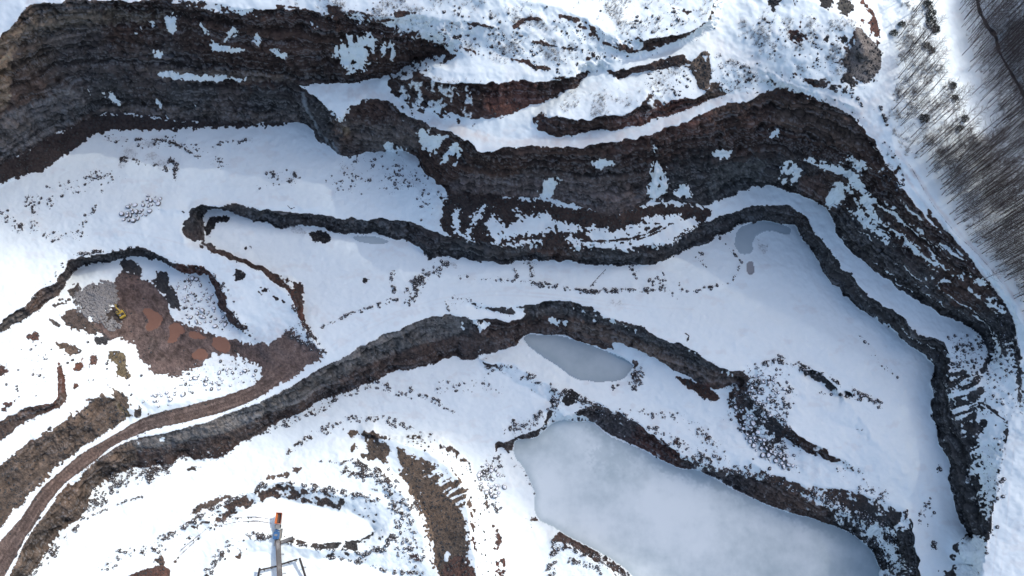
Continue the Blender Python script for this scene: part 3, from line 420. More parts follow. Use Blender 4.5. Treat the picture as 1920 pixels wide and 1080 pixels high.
# scattered stones
DENS = np.zeros_like(Z)
def dens_line(s, w, d): b, m = stroke(P2(s), w, .5, w * .4); DENS[b] = np.maximum(DENS[b], m * d)
def dens_poly(s, d): b, m = poly(P2(s), 8, 8); DENS[b] = np.maximum(DENS[b], m * d)
for s, w, d in (('960,805 1000,785 1030,770 1060,745', 20, .42), ('1085,752 1130,770 1180,785 1260,830 1340,872 1440,897 1560,942', 16, .45), ('1560,942 1620,972 1680,1020 1695,1080', 24, .5), ('1180,775 1240,775 1280,785 1310,800 1330,830 1345,860', 12, .35), ('1295,800 1325,825 1350,850', 20, .3), ('1462,672 1500,688 1560,713 1650,757', 9, .5), ('1390,705 1425,685 1450,675', 6, .6),
                ('150,430 175,390 190,360', 12, .4), ('0,400 40,425 90,440 150,445', 16, .25), ('60,380 140,345 200,330', 26, .22), ('200,255 260,270 330,262 380,290 420,310', 12, .25), ('380,290 395,280 415,268 470,262', 5, .5), ('250,262 300,262 340,275 372,295', 4, .6), ('320,300 330,310 325,335', 9, .6), ('230,300 300,310 315,320', 7, .4), ('495,335 520,335 540,333', 22, .45), ('640,345 665,310 690,300 760,330 800,370', 40, .22), ('660,335 680,300 720,295', 24, .3), ('700,340 790,345', 40, .15),
                ('600,615 660,585', 2.5, .7), ('660,585 700,573 745,560', 5, .5), ('765,560 785,530 800,512 830,500', 16, .55), ('735,508 734,530 737,546', 7, .6), ('850,515 900,522 960,525 1000,530 1060,540', 5, .45), ('1060,540 1110,547 1180,543 1230,545', 6, .6), ('1230,545 1280,543 1300,545 1370,530 1390,490 1388,478', 4, .5), ('1230,525 1242,540', 18, .5), ('1268,535 1278,552', 16, .65), ('1258,545 1262,552', 8, .6), ('1185,505 1196,520', 14, .5), ('1410,430 1420,450', 3, .3), ('1340,440 1375,475 1390,490', 4, .35), ('1310,480 1320,500', 10, .3), ('985,490 1000,500 995,515', 8, .5), ('960,505 970,520', 8, .4),
                ('850,570 880,565 930,580', 10, .35), ('840,582 835,565 850,555', 5, .5), ('910,690 960,690 1000,710 1040,735', 14, .5), ('1110,660 1150,675 1180,680 1195,690 1185,715 1150,725', 6, .55), ('1200,695 1195,715 1188,730', 9, .55), ('690,720 740,735 800,745 860,775', 8, .45), ('700,718 725,725', 14, .6), ('760,730 800,745', 8, .6), ('820,730 860,720 910,720 940,730', 22, .15), ('630,745 700,725', 8, .3),
                ('480,815 560,785 640,745', 10, .4), ('300,880 350,860 440,850', 10, .35), ('220,895 260,885 300,880', 24, .5), ('170,950 200,915 240,895', 22, .5), ('70,1070 100,1030 150,985', 8, .4), ('150,975 210,950 250,935 270,930', 3, .7), ('55,1080 90,1055 120,1010', 4, .5),
                ('300,1012 341,990 381,963 422,942 463,925 495,908', 7, .7), ('530,905 571,910 625,921 679,930 706,940', 9, .55), ('538,1018 582,1025 639,1030 679,1038', 5, .6), ('679,1040 712,1032 735,1005', 10, .6), ('620,1045 680,1053 720,1068 790,1076', 6, .7), ('620,800 660,783 720,785 740,800', 10, .35), ('540,850 560,830 600,810 640,795', 10, .3), ('600,865 660,865 710,885 750,930 785,950', 9, .45), ('640,880 700,895 730,910 735,950', 12, .4), ('740,790 800,815', 8, .25), ('930,870 905,900 925,940', 26, .3), ('385,1078 412,1038 435,1012 462,1006 498,1003', 12, .55), ('195,1055 230,1040 270,1030 300,1030', 16, .35), ('1040,1015 1035,1040 1028,1080', 14, .45), ('1050,1018 1100,1038 1150,1065 1185,1090', 10, .5), ('1075,1050 1120,1065', 12, .3), ('975,870 990,890 1002,920', 8, .3), ('1700,960 1695,990', 8, .4), ('1740,940 1725,975 1745,960', 12, .3), ('1600,910 1640,915 1660,930', 16, .35), ('1640,920 1655,930', 14, .7), ('1540,735 1600,745 1640,755', 5, .3), ('1640,950 1660,970', 10, .25), ('1750,1010 1755,1030', 8, .4), ('1760,870 1758,880', 6, .5), ('1715,980 1740,985', 7, .3),
                ('1650,200 1660,230 1667,258 1655,268', 4, .8), ('1610,625 1655,685 1680,705', 6, .25), ('1570,880 1620,890', 16, .3), ('440,600 452,615 470,630', 7, .4), ('425,540 440,590', 8, .4), ('395,510 420,545', 8, .4), ('330,490 395,510', 6, .4), ('135,478 200,470 260,463', 4, .5), ('60,560 90,530 120,505', 5, .3), ('100,520 118,490', 5, .4), ('540,555 560,600 590,640', 10, .35), ('545,615 570,640 600,660', 18, .4), ('455,610 480,640', 6, .3)):
    dens_line(s, w, d)
for s, d in (('1385,718 1420,692 1462,705 1488,735 1470,765 1478,800 1500,820 1500,860 1480,882 1430,855 1388,805 1363,775 1372,745', .34), ('1480,90 1580,90 1600,150 1520,150', .07), ('1540,160 1610,170 1600,195 1560,185', .4), ('1380,20 1560,20 1590,110 1440,120', .05), ('0,640 110,650 190,640 260,700 330,720 230,760 130,720 0,760', .05), ('320,515 400,530 440,600 420,630 330,590', .12), ('330,680 480,670 490,690 440,720 330,740', .12), ('620,850 760,900 800,1060 740,1060 740,920', .25), ('1560,960 1640,990 1700,1080 1660,1080', .4), ('600,0 960,20 1200,90 1000,130 860,110 650,60', .07), ('1090,20 1300,10 1340,40 1220,70', .08), ('1180,130 1290,110 1300,180 1220,190', .1), ('1340,90 1400,110 1440,150 1380,180 1345,170', .14), ('1650,300 1700,350 1680,370 1650,340', .2), ('1760,640 1840,620 1850,660 1830,720 1780,720', .25), ('1850,640 1905,660 1910,760 1880,800 1840,760', .14), ('1860,560 1900,600 1905,680 1850,640', .2), ('1860,800 1890,800 1850,1080 1835,1000', .15), ('880,330 1000,330 1000,345 880,345', .0)):
    dens_poly(s, d)
KEEP = np.ones_like(Z)                                        # graded snow roads stay clear
for s, w in (('740,27 900,40 1000,58 1100,85 1190,110', 13), ('1000,-10 1080,22 1130,52 1200,88', 15), ('812,128 862,136 960,139 1040,137 1100,123 1180,115 1290,87 1345,45 1362,0', 24), ('1350,80 1440,132 1500,160 1600,200 1655,240 1690,300 1730,360 1770,412 1810,458 1850,508 1885,550 1910,600 1925,660 1932,740 1925,800 1910,900 1895,1000 1885,1090', 20), ('1660,185 1666,120 1660,60 1645,0', 22)):
    b, m = stroke(chaikin(P2(s), False, 2), w, .12, 3); KEEP[b] = np.minimum(KEEP[b], 1 - m)
DENS *= KEEP; BARE *= .1 + .9 * KEEP
for s in ('965,50 980,38 1000,34 1015,37', '1000,79 1030,85 1070,92', '960,112 990,116 1000,125 1030,128', '1098,99 1114,104', '655,22 690,25', '742,26 778,24', '700,39 738,37', '850,71 862,68', '1130,80 1152,88', '880,45 935,52', '1050,30 1100,42', '520,12 560,14', '1262,16 1290,24 1300,18', '870,90 890,97', '1085,48 1110,58'):
    b, m = stroke(P2(s), 4.5, .9, 2); BARE[b] = np.maximum(BARE[b], m * .85)
hit = sstep(0, .22, DENS * .85 - (1 - SPK)) * (DENS > .01)
BARE = np.maximum(BARE, hit * (0.9))
flat_hit = hit * (slope_rock < .5)
ROCK = np.where((flat_hit > .4)[..., None] & (np.abs(ROCK.mean(-1) - .07) < .2)[..., None], ROCK * .55 + np.array((.05, .052, .056)) * .45, ROCK)
for s in ('230,283 252,274 262,292 250,300 235,296', '268,288 290,283 300,292 285,305 270,302', '290,300 318,296 326,306 305,316 288,312', '262,268 285,262 296,272 276,276', '400,275 412,268 416,276 404,290 396,292', '208,300 230,302 240,312 222,316', '1128,565 1150,562 1172,568 1165,575 1140,572', '520,410 560,425 590,440 575,445 530,430', '1415,455 1440,450 1448,468 1425,478', '840,488 858,493 860,507 835,500'):
    b, m = poly(P2(s), 3, 3); m = m * (BARE[b] < .3); BARE[b] = np.maximum(BARE[b], m * .42); ROCK[b] = ROCK[b] * (1 - m[..., None]) + np.array((.30, .34, .37)) * m[..., None]
# thin drainage lines and wheel marks
for s, w, c, a in (('1136,505 1120,522 1107,537', 1.8, (.04, .04, .045), .9), ('1828,-20 1838,20 1852,50 1868,72 1872,95 1892,130 1917,175 1950,230', 6, (.02, .022, .028), 1), ('1852,50 1864,58 1868,72', 3, (.02, .022, .028), 1), ('1700,300 1752,388 1790,434 1834,478 1882,534', 2.4, (.16, .16, .17), .5), ('539,385 545,392 553,388', 2, (.05, .05, .05), .8), ('1842,755 1860,770 1884,788', 3, (.05, .05, .055), .8),
                   ('316,1054 341,1030 381,997 414,978 444,970 476,969 509,974', 1.9, (.34, .35, .37), .75), ('319,1058 368,1013 408,986 452,977 484,977 509,981', 1.9, (.34, .35, .37), .75), ('1285,625 1292,630 1288,640', 2.5, (.04, .04, .045), .8)):
    b, m = stroke(P2(s), w, .25, .9); BARE[b] = np.maximum(BARE[b], m * a); ROCK[b] = ROCK[b] * (1 - m[..., None]) + np.array(c) * m[..., None]
bw = fbm3(wx * .05, wy * .05, wz * .8, 3); ledge = sstep(.30, .44, bw + .2 * NB) * sstep(1560, 1640, GX) * sstep(1000, 250, np.abs(GY - 500) * 2); BARE = BARE * (1 - .8 * ledge)
snow('1003,823 1040,788 1110,790 1080,768 1040,768', 3)
# colour variety: beds of rock, dust, damp streaks
warp = wz + 2.4 * FB + .7 * FC + .02 * wx
beds = .6 * fbm2(warp * .33, warp * 0 + 7.7, 2, .8) + .6 * fbm2(warp * 1.3, warp * 0 + 3.3 + .02 * wx, 2, .8)
steep = sstep(.75, .45, NZ)
HF = noise2(GX / 2.3 + 50, GY / 2.3 + 20); crack = sstep(.12, .0, np.abs(fbm3(wx * .12, wy * .12, wz * .16, 3))) * steep
var = (1 + steep * (1.15 * beds + .40 * VST) + .30 * FC + .28 * NB + .22 * FB + .35 * HF) * (1 - .5 * crack)
tint = np.stack([1 + .10 * FB + .06 * beds, 1 + 0 * FB, 1 - .10 * FB - .06 * beds], -1)
ROCK = np.clip(.80 * np.array((1.0, .925, .875)) * ROCK * np.clip(var, .22, 2.6)[..., None] * tint, .008, .45)
fine = fbm2(warp * 2.1 + 4, warp * 0 + 8.3 + .03 * wx + .03 * wy, 2, .8) + .35 * HF + .25 * NB
frost = (steep * sstep(.22, .6, fine) * .30)[..., None]; grey = ROCK.mean(-1, keepdims=True); ROCK = ROCK * .82 + grey * .18
ROCK = ROCK * (1 - frost) + np.array((.34, .35, .37)) * frost
# dust on the snow of the rim paths and below the faces
DUST = np.zeros_like(Z)
for s, w, d in (('620,165 700,175 760,205 830,235 900,262 960,270 1100,265 1220,247 1330,190 1400,180 1500,180 1600,215 1650,270', 22, .45), ('60,0 200,-3 400,8', 16, .4), ('1330,80 1400,110 1500,165 1620,205 1660,190 1668,120', 26, .28), ('960,140 1180,115 1300,85 1350,40', 26, .15), ('560,165 640,165', 20, .3), ('850,400 1000,425 1100,440 1250,430 1300,410', 30, .25), ('470,640 520,630', 30, .5), ('200,640 250,650', 20, .25), ('820,350 830,430', 20, .35), ('0,780 90,730', 40, .18), ('0,640 60,650 120,640', 14, .35), ('1656,262 1700,335 1745,398 1790,450 1830,500 1865,540 1890,580 1905,640 1912,720', 5, .5), ('1682,285 1722,335 1755,385 1800,437 1842,483 1885,533 1915,580 1935,640', 6, .5), ('20,720 60,690 100,700', 20, .3), ('150,700 200,720 170,750', 24, .25), ('0,700 40,680', 12, .35), ('260,720 330,735', 20, .3), ('130,600 180,640 240,645', 14, .4), ('480,900 560,880', 30, .2)):
    b, m = stroke(P2(s), w, .4, w * .5); DUST[b] = np.maximum(DUST[b], m * d)
DUST = np.clip(DUST * (.7 + .6 * FC + .5 * NA), 0, 1)
hal = np.clip(BARE, 0, 1)
for _ in range(7):
    p = np.pad(hal, 1, mode='edge'); hal = (p[:-2, 1:-1] + p[2:, 1:-1] + p[1:-1, :-2] + p[1:-1, 2:] + hal) / 5
DUST = np.maximum(DUST, .5 * hal * (.6 + .5 * FC))
for k, (x, y) in enumerate(((566, 175), (572, 190), (580, 205), (590, 225), (600, 240), (612, 258), (625, 268))):
    b, m = stroke([(x, y), (x + 12, y + 28)], 4, .5); m = (m * .75)[..., None] * sstep(-.3, .3, VST[b])[..., None]; ROCK[b] = ROCK[b] * (1 - m) + np.array((.26, .29, .31)) * m
smudge = sstep(.22, .5, fbm2(GX / 34 + 11, GY / 20 + 4, 4, .65)) * .16; DUST = np.maximum(DUST, smudge * (1 - sstep(.3, .6, BARE)))
for s, w, d in (('620,650 700,600 800,565 900,545 1000,548 1100,560 1200,575 1300,580', 2.0, .22), ('625,658 705,607 803,572 903,552 1003,555 1103,567 1203,582', 2.0, .22), ('1700,345 1760,420 1830,495 1880,560 1905,620 1918,700', 2.2, .3), ('1706,342 1767,417 1837,491 1888,556', 2.2, .3), ('200,430 300,445 420,480 500,530 560,610', 1.8, .2), ('880,790 960,760', 2, .2), ('700,170 760,200 830,232 900,258', 2, .4), ('1250,100 1320,70 1355,20', 2, .3), ('1258,106 1328,76 1363,22', 2, .3), ('1890,800 1880,900 1870,1000 1860,1080', 2.2, .3), ('1905,800 1895,900 1885,1000 1875,1080', 2.2, .3), ('60,700 110,690 180,730 130,770', 2, .35), ('20,740 70,700 105,720 90,760', 2, .35), ('0,810 60,770 130,730 170,690', 2, .3)):
    b, m = stroke(chaikin(P2(s), False, 2), w, .2, 1.2); DUST[b] = np.maximum(DUST[b], m * d * (.6 + .6 * NA[b]))
print('painted', round(time.time() - T00, 1))
# ------------------------------------------------------------------ relief of the surface itself
rockm = np.clip(BARE, 0, 1)
disp = steep * (1.8 * FB + 1.0 * VST + .9 * beds + .7 * FC + .30 * HF - .7 * crack) + rockm * (1 - steep) * .22 * FC
rough = .75 * fbm2(wx * .07, wy * .07, 4) + .12 * fbm2(wx * .6, wy * .6, 2)
lumps = hit * .35 + np.clip(PATCHY, 0, 1) * .35 * FC
ICE_P = {'frozen_pond': [(p[0], p[1]) for p in LN['pond_shore'][:-1]],
         'small_frozen_pond': P2('984,626 1016,628 1051,628 1082,639 1116,650 1147,661 1189,682 1182,693 1171,709 1147,716 1095,714 1073,707 1044,684 1007,662 980,638'),
         'ice_crescent': P2('1375,451 1383,427 1401,419 1429,411 1459,418 1483,427 1481,438 1470,440 1444,430 1421,438 1409,451 1413,470 1395,478 1380,470'),
         'ice_patch': P2('1400,490 1409,488 1414,497 1412,512 1404,517 1398,505'),
         'meltwater_ice': P2('653,440 707,442 733,453 710,458 670,454')}
PUD = {'puddle': P2('263,580 277,577 307,593 300,607 283,620 272,620 272,607 280,600'), 'puddle.001': P2('313,607 333,602 347,613 347,623 333,630 330,643 310,643 320,627'), 'puddle.002': P2('353,620 370,620 387,632 377,637 353,632'), 'puddle.003': P2('397,633 410,628 427,633 430,653 423,662 407,658 397,647'), 'puddle.004': P2('360,660 377,650 390,662 388,672 367,675 358,670')}
FLAT = np.zeros_like(Z); REG = np.zeros(Z.shape, np.int16); REGN = ['quarry_ground']
def region(name, p, rag=0.0):
    b, m = poly(p, rag, .01, 4); REGN.append(name); r = REG[b]; r[m > .5] = len(REGN) - 1; return b, m
def chain(c, t, a=None, bnd=None):
    A = [(p[0], p[1]) for p in LN[c]]; B = [(p[0], p[1]) for p in LN[t]]
    if a: A = A[a[0]:a[1]]
    if bnd: B = B[bnd[0]:bnd[1]]
    return A + B[::-1]
CLIFFS = [('upper_quarry_face', chain('rim_upper', 'ledge_upper')), ('north_quarry_face', chain('ledge_upper', 'toe_main', (0, 11), (0, 15))),
          ('promontory_face', chain('prom_crest', 'toe_main', None, (15, 28))), ('middle_quarry_face', chain('mid_crest', 'toe_main', None, (29, 51)) ), ('east_rim_face', chain('rim_road', 'toe_main', (4, 19), (56, 75))),
          ('bench_face', chain('wall_crest', 'wall_toe')), ('lower_pit_face', chain('road_crest', 'pit_toe', None, (0, 41))), ('pond_side_face', chain('ledge_crest', 'pit_toe', None, (40, 59))), ('red_wall_face', chain('red_crest', 'red_toe')), ('second_red_wall_face', chain('w2_crest', 'w2_toe')), ('digging_pit_face', chain('exc_crest', 'exc_toe')), ('soil_bank', chain('soil_crest', 'soil_toe')),
          ('forest_floor', P2('1690,-400 1700,100 1690,170 1716,320 1747,380 1802,450 1872,530 1927,620 1960,800 1945,1300 3000,1300 3000,-600 1690,-600')), ('rim_road', chain('rim_road', 'rim_road_out', (8, 40))), ('haul_road', P2(ROAD_P))]
for n, p in CLIFFS: region(n, p)
ICE = np.zeros_like(Z)
for n, p in list(ICE_P.items()) + list(PUD.items()):
    b, m = poly(p, .8 if n.startswith('puddle') else .5, 1.2, 6); REGN.append(n); r = REG[b]; r[m > .5] = len(REGN) - 1
    FLAT[b] = np.maximum(FLAT[b], m); ICE[b] = np.maximum(ICE[b], m)
    cz = np.median(Z[b][m > .9]) if (m > .9).any() else 0
    Z[b] = Z[b] * (1 - m) + cz * m
    if not n.startswith('puddle'): BARE[b] = BARE[b] * (1 - m)
THIN = np.zeros_like(Z)                                       # where the ice has lost its snow: along the shore and in dark leads
for n, p in ICE_P.items():
    b, m = poly(p, .6, 9, 12, -7); THIN[b] = np.maximum(THIN[b], (1 - m) * .75)
b, m = poly(P2('1095,845 1150,835 1200,850 1190,880 1130,885'), 12, 14, 60); THIN[b] = np.maximum(THIN[b], m * .5)
b, m = stroke(P2('1110,800 1180,838 1260,872 1340,905 1420,940 1520,975 1600,1010'), 26, .5, 14); THIN[b] = np.maximum(THIN[b], m * .8)
b, m = poly(P2(ROAD_P), 0, 3, 8); smooth = np.zeros_like(Z); smooth[b] = m
PX, PY = unproject(GX, GY, Z); PZ = Z.copy()
N0 = grid_normals(PX, PY, PZ)
amp = (1 - FLAT)
D = amp * (disp + (1 - steep) * rough * (1 - .8 * smooth) + lumps)
PX = PX + N0[..., 0] * D; PY = PY + N0[..., 1] * D; PZ = PZ + N0[..., 2] * D
NRM = grid_normals(PX, PY, PZ)
print('displaced', round(time.time() - T00, 1))

# ------------------------------------------------------------------ materials
def new_mat(name):
    m = bpy.data.materials.new(name); m.use_nodes = True; nt = m.node_tree
    return m, nt, nt.nodes['Principled BSDF']
def nd(nt, t, **kw):
    n = nt.nodes.new(t)
    for k, v in kw.items():
        if k in n.inputs: n.inputs[k].default_value = v
        else: setattr(n, k, v)
    return n
def mathn(nt, op, a, b=None, c=None, clamp=False):
    n = nt.nodes.new('ShaderNodeMath'); n.operation = op; n.use_clamp = clamp
    for i, v in enumerate((a, b, c)):
        if v is None: continue
        if isinstance(v, (int, float)): n.inputs[i].default_value = v
        else: nt.links.new(v, n.inputs[i])
    return n.outputs[0]
def mixc(nt, f, a, b):
    n = nt.nodes.new('ShaderNodeMix'); n.data_type = 'RGBA'
    for i, v in ((0, f), (6, a), (7, b)):
        if isinstance(v, (int, float)): n.inputs[i].default_value = v
        elif isinstance(v, tuple): n.inputs[i].default_value = v + (1,) if len(v) == 3 else v
        else: nt.links.new(v, n.inputs[i])
    return n.outputs[2]
def noise_n(nt, scale, detail=4, rough=.6, vec=None):
    n = nd(nt, 'ShaderNodeTexNoise', Scale=scale, Detail=detail, Roughness=rough)
    if vec is None:
        g = nt.nodes.get('geo') or nt.nodes.new('ShaderNodeNewGeometry'); g.name = 'geo'; vec = g.outputs['Position']
    nt.links.new(vec, n.inputs['Vector']); return n.outputs['Fac']
def ground_material():
    m, nt, bs = new_mat('ground of snow, rock and soil')
    def attr(n): a = nt.nodes.new('ShaderNodeAttribute'); a.attribute_name = n; return a
    bare_a, rock_a, dust_a = attr('bare'), attr('rock'), attr('dust')
    n1 = noise_n(nt, 1.3, 3, .65); n2 = noise_n(nt, .35, 5, .6); n3 = noise_n(nt, 3.2, 2, .6)
    v = mathn(nt, 'ADD', bare_a.outputs['Fac'], mathn(nt, 'MULTIPLY', mathn(nt, 'SUBTRACT', mathn(nt, 'ADD', mathn(nt, 'MULTIPLY', n1, .6), mathn(nt, 'MULTIPLY', n2, .4)), .5), .75))
    r = nt.nodes.new('ShaderNodeMapRange'); r.interpolation_type = 'SMOOTHSTEP'; nt.links.new(v, r.inputs[0]); r.inputs[1].default_value = .34; r.inputs[2].default_value = .60
    f = r.outputs[0]
    rb = mathn(nt, 'ADD', .55, mathn(nt, 'MULTIPLY', mathn(nt, 'ADD', n1, n3), .45))
    mul = nt.nodes.new('ShaderNodeMix'); mul.data_type = 'RGBA'; mul.blend_type = 'MULTIPLY'; mul.inputs[0].default_value = 1
    nt.links.new(rock_a.outputs['Color'], mul.inputs[6]); nt.links.new(rb, mul.inputs[7])
    sn = mixc(nt, n2, (.70, .78, .79), (.795, .855, .86))
    sn = mixc(nt, dust_a.outputs['Fac'], sn, (.55, .46, .42))
    nt.links.new(mixc(nt, f, sn, mul.outputs[2]), bs.inputs['Base Color'])
    nt.links.new(mathn(nt, 'ADD', .62, mathn(nt, 'MULTIPLY', f, .3)), bs.inputs['Roughness'])
    bs.inputs['Specular IOR Level'].default_value = .2
    bp = nt.nodes.new('ShaderNodeBump'); bp.inputs['Distance'].default_value = 1.0
    h1 = noise_n(nt, .9, 4, .7)
    st = mathn(nt, 'ADD', .08, mathn(nt, 'MULTIPLY', f, .9)); nt.links.new(st, bp.inputs['Strength']); nt.links.new(mathn(nt, 'ADD', h1, mathn(nt, 'MULTIPLY', n3, .35)), bp.inputs['Height'])
    nt.links.new(bp.outputs[0], bs.inputs['Normal'])
    return m
M_GROUND = ground_material()
def ice_material(name, clear, snowy, cover):
    m, nt, bs = new_mat(name)
    n1 = noise_n(nt, .022, 5, .62); n2 = noise_n(nt, .12, 5, .65)
    v = mathn(nt, 'ADD', mathn(nt, 'MULTIPLY', n1, .8), mathn(nt, 'MULTIPLY', n2, .2))
    r = nt.nodes.new('ShaderNodeMapRange'); r.interpolation_type = 'SMOOTHSTEP'; nt.links.new(v, r.inputs[0]); r.inputs[1].default_value = .56 - cover * .5; r.inputs[2].default_value = .88 - cover * .5
    sh = nt.nodes.new('ShaderNodeAttribute'); sh.attribute_name = 'thin'; wk = noise_n(nt, .25, 6, .7)
    f = mathn(nt, 'MULTIPLY', r.outputs[0], mathn(nt, 'SUBTRACT', 1.0, sh.outputs['Fac']))
    c0 = mixc(nt, mathn(nt, 'MULTIPLY', wk, .5), clear, tuple(min(1, q * 1.3) for q in clear))
    nt.links.new(mixc(nt, f, c0, snowy), bs.inputs['Base Color'])
    nt.links.new(mathn(nt, 'ADD', .35, mathn(nt, 'MULTIPLY', r.outputs[0], .3)), bs.inputs['Roughness']); bs.inputs['IOR'].default_value = 1.31
    return m
M_ICE = ice_material('snow dusted pond ice', (.37, .45, .47), (.70, .76, .76), .54)
M_ICE2 = ice_material('grey blue pond ice', (.27, .33, .36), (.42, .48, .50), .45)
M_ICE3 = ice_material('wet slush ice', (.36, .43, .46), (.50, .56, .58), .4)
M_ICE4 = ice_material('dirty ice', (.26, .26, .27), (.32, .32, .32), .4)
def puddle_material():
    m, nt, bs = new_mat('muddy orange water'); n = noise_n(nt, .5, 3)
    nt.links.new(mixc(nt, n, (.175, .090, .062), (.215, .115, .080)), bs.inputs['Base Color']); bs.inputs['Roughness'].default_value = .06; bs.inputs['IOR'].default_value = 1.33
    return m
M_PUD = puddle_material()

# ------------------------------------------------------------------ the ground as meshes, one for each piece of the setting
C = scene.collection
def tag(o, label=None, cat=None, group=None, kind=None):
    if label: o['label'] = label
    if cat: o['category'] = cat
    if group: o['group'] = group
    if kind: o['kind'] = kind
    return o
def grid_object(name, sel, mat):
    j, i = np.nonzero(sel); a = j * NXV + i
    quads = np.stack([a, a + NXV, a + NXV + 1, a + 1], -1)
    used, inv = np.unique(quads, return_inverse=True); inv = inv.reshape(-1, 4)
    co = np.stack([PX.ravel()[used], PY.ravel()[used], PZ.ravel()[used]], -1).astype(np.float32)
    me = bpy.data.meshes.new(name); nv, nf = len(used), len(inv)
    me.vertices.add(nv); me.vertices.foreach_set('co', co.ravel())
    me.loops.add(nf * 4); me.loops.foreach_set('vertex_index', inv.astype(np.int32).ravel())
    me.polygons.add(nf); me.polygons.foreach_set('loop_start', np.arange(0, nf * 4, 4, dtype=np.int32)); me.polygons.foreach_set('loop_total', np.full(nf, 4, np.int32))
    me.polygons.foreach_set('use_smooth', np.ones(nf, bool)); me.update(calc_edges=True)
    if mat in (M_ICE, M_ICE2, M_ICE3, M_ICE4): at = me.attributes.new('thin', 'FLOAT', 'POINT'); at.data.foreach_set('value', THIN.ravel()[used].astype(np.float32))
    if mat is M_GROUND:
        for nm, arr in (('bare', BARE), ('dust', DUST)):
            at = me.attributes.new(nm, 'FLOAT', 'POINT'); at.data.foreach_set('value', arr.ravel()[used].astype(np.float32))
        at = me.attributes.new('rock', 'FLOAT_COLOR', 'POINT'); c4 = np.ones((nv, 4), np.float32); c4[:, :3] = ROCK.reshape(-1, 3)[used]; at.data.foreach_set('color', c4.ravel())
    me.normals_split_custom_set_from_vertices(NRM.reshape(-1, 3)[used].astype(np.float32))
    me.materials.append(mat); o = bpy.data.objects.new(name, me); C.objects.link(o); o['kind'] = 'structure'
    return o
fr = REG[:-1, :-1]
LAB = {'quarry_ground': 'snow covered quarry floor, benches and terraces', 'upper_quarry_face': 'dark red brown upper cliff of the quarry at the top left', 'north_quarry_face': 'dark grey lower cliff above the snowy upper floor', 'promontory_face': 'rock promontory with an icy grey face', 'middle_quarry_face': 'tall dark brown cliff in the middle of the quarry', 'east_rim_face': 'dark stepped cliff below the rim road', 'bench_face': 'long dark grey wall winding round the main bench', 'lower_pit_face': 'dark cliff between haul road and lower pit', 'pond_side_face': 'banded brown cliff above the small frozen pond', 'red_wall_face': 'red brown wall under the upper snow road', 'second_red_wall_face': 'short red brown wall above the snowy cliff path', 'digging_pit_face': 'curved dark wall around the digging area', 'soil_bank': 'bare brown soil bank above the haul road', 'forest_floor': 'snowy forest floor with a dark stream', 'rim_road': 'snow covered road along the quarry rim', 'haul_road': 'brown muddy haul road curving past the lower pit', 'frozen_pond': 'large frozen pond with snow dusted ice', 'small_frozen_pond': 'small grey blue frozen pond below the banded cliff', 'ice_crescent': 'dark crescent of wet ice beside the winding wall', 'ice_patch': 'small oval patch of dirty ice', 'meltwater_ice': 'narrow strip of grey ice under the bench wall'}
for k, n in enumerate(REGN):
    sel = fr == k
    if sel.any():
        mat = M_GROUND
        if n == 'frozen_pond': mat = M_ICE
        elif n == 'small_frozen_pond': mat = M_ICE2
        elif n in ('ice_crescent', 'meltwater_ice'): mat = M_ICE3
        elif n == 'ice_patch': mat = M_ICE4
        elif n.startswith('puddle'): mat = M_PUD
        o = grid_object(n.split('.')[0], sel, mat); tag(o, LAB.get(n, 'orange brown puddle in the red mud'))
print('ground built', round(time.time() - T00, 1))
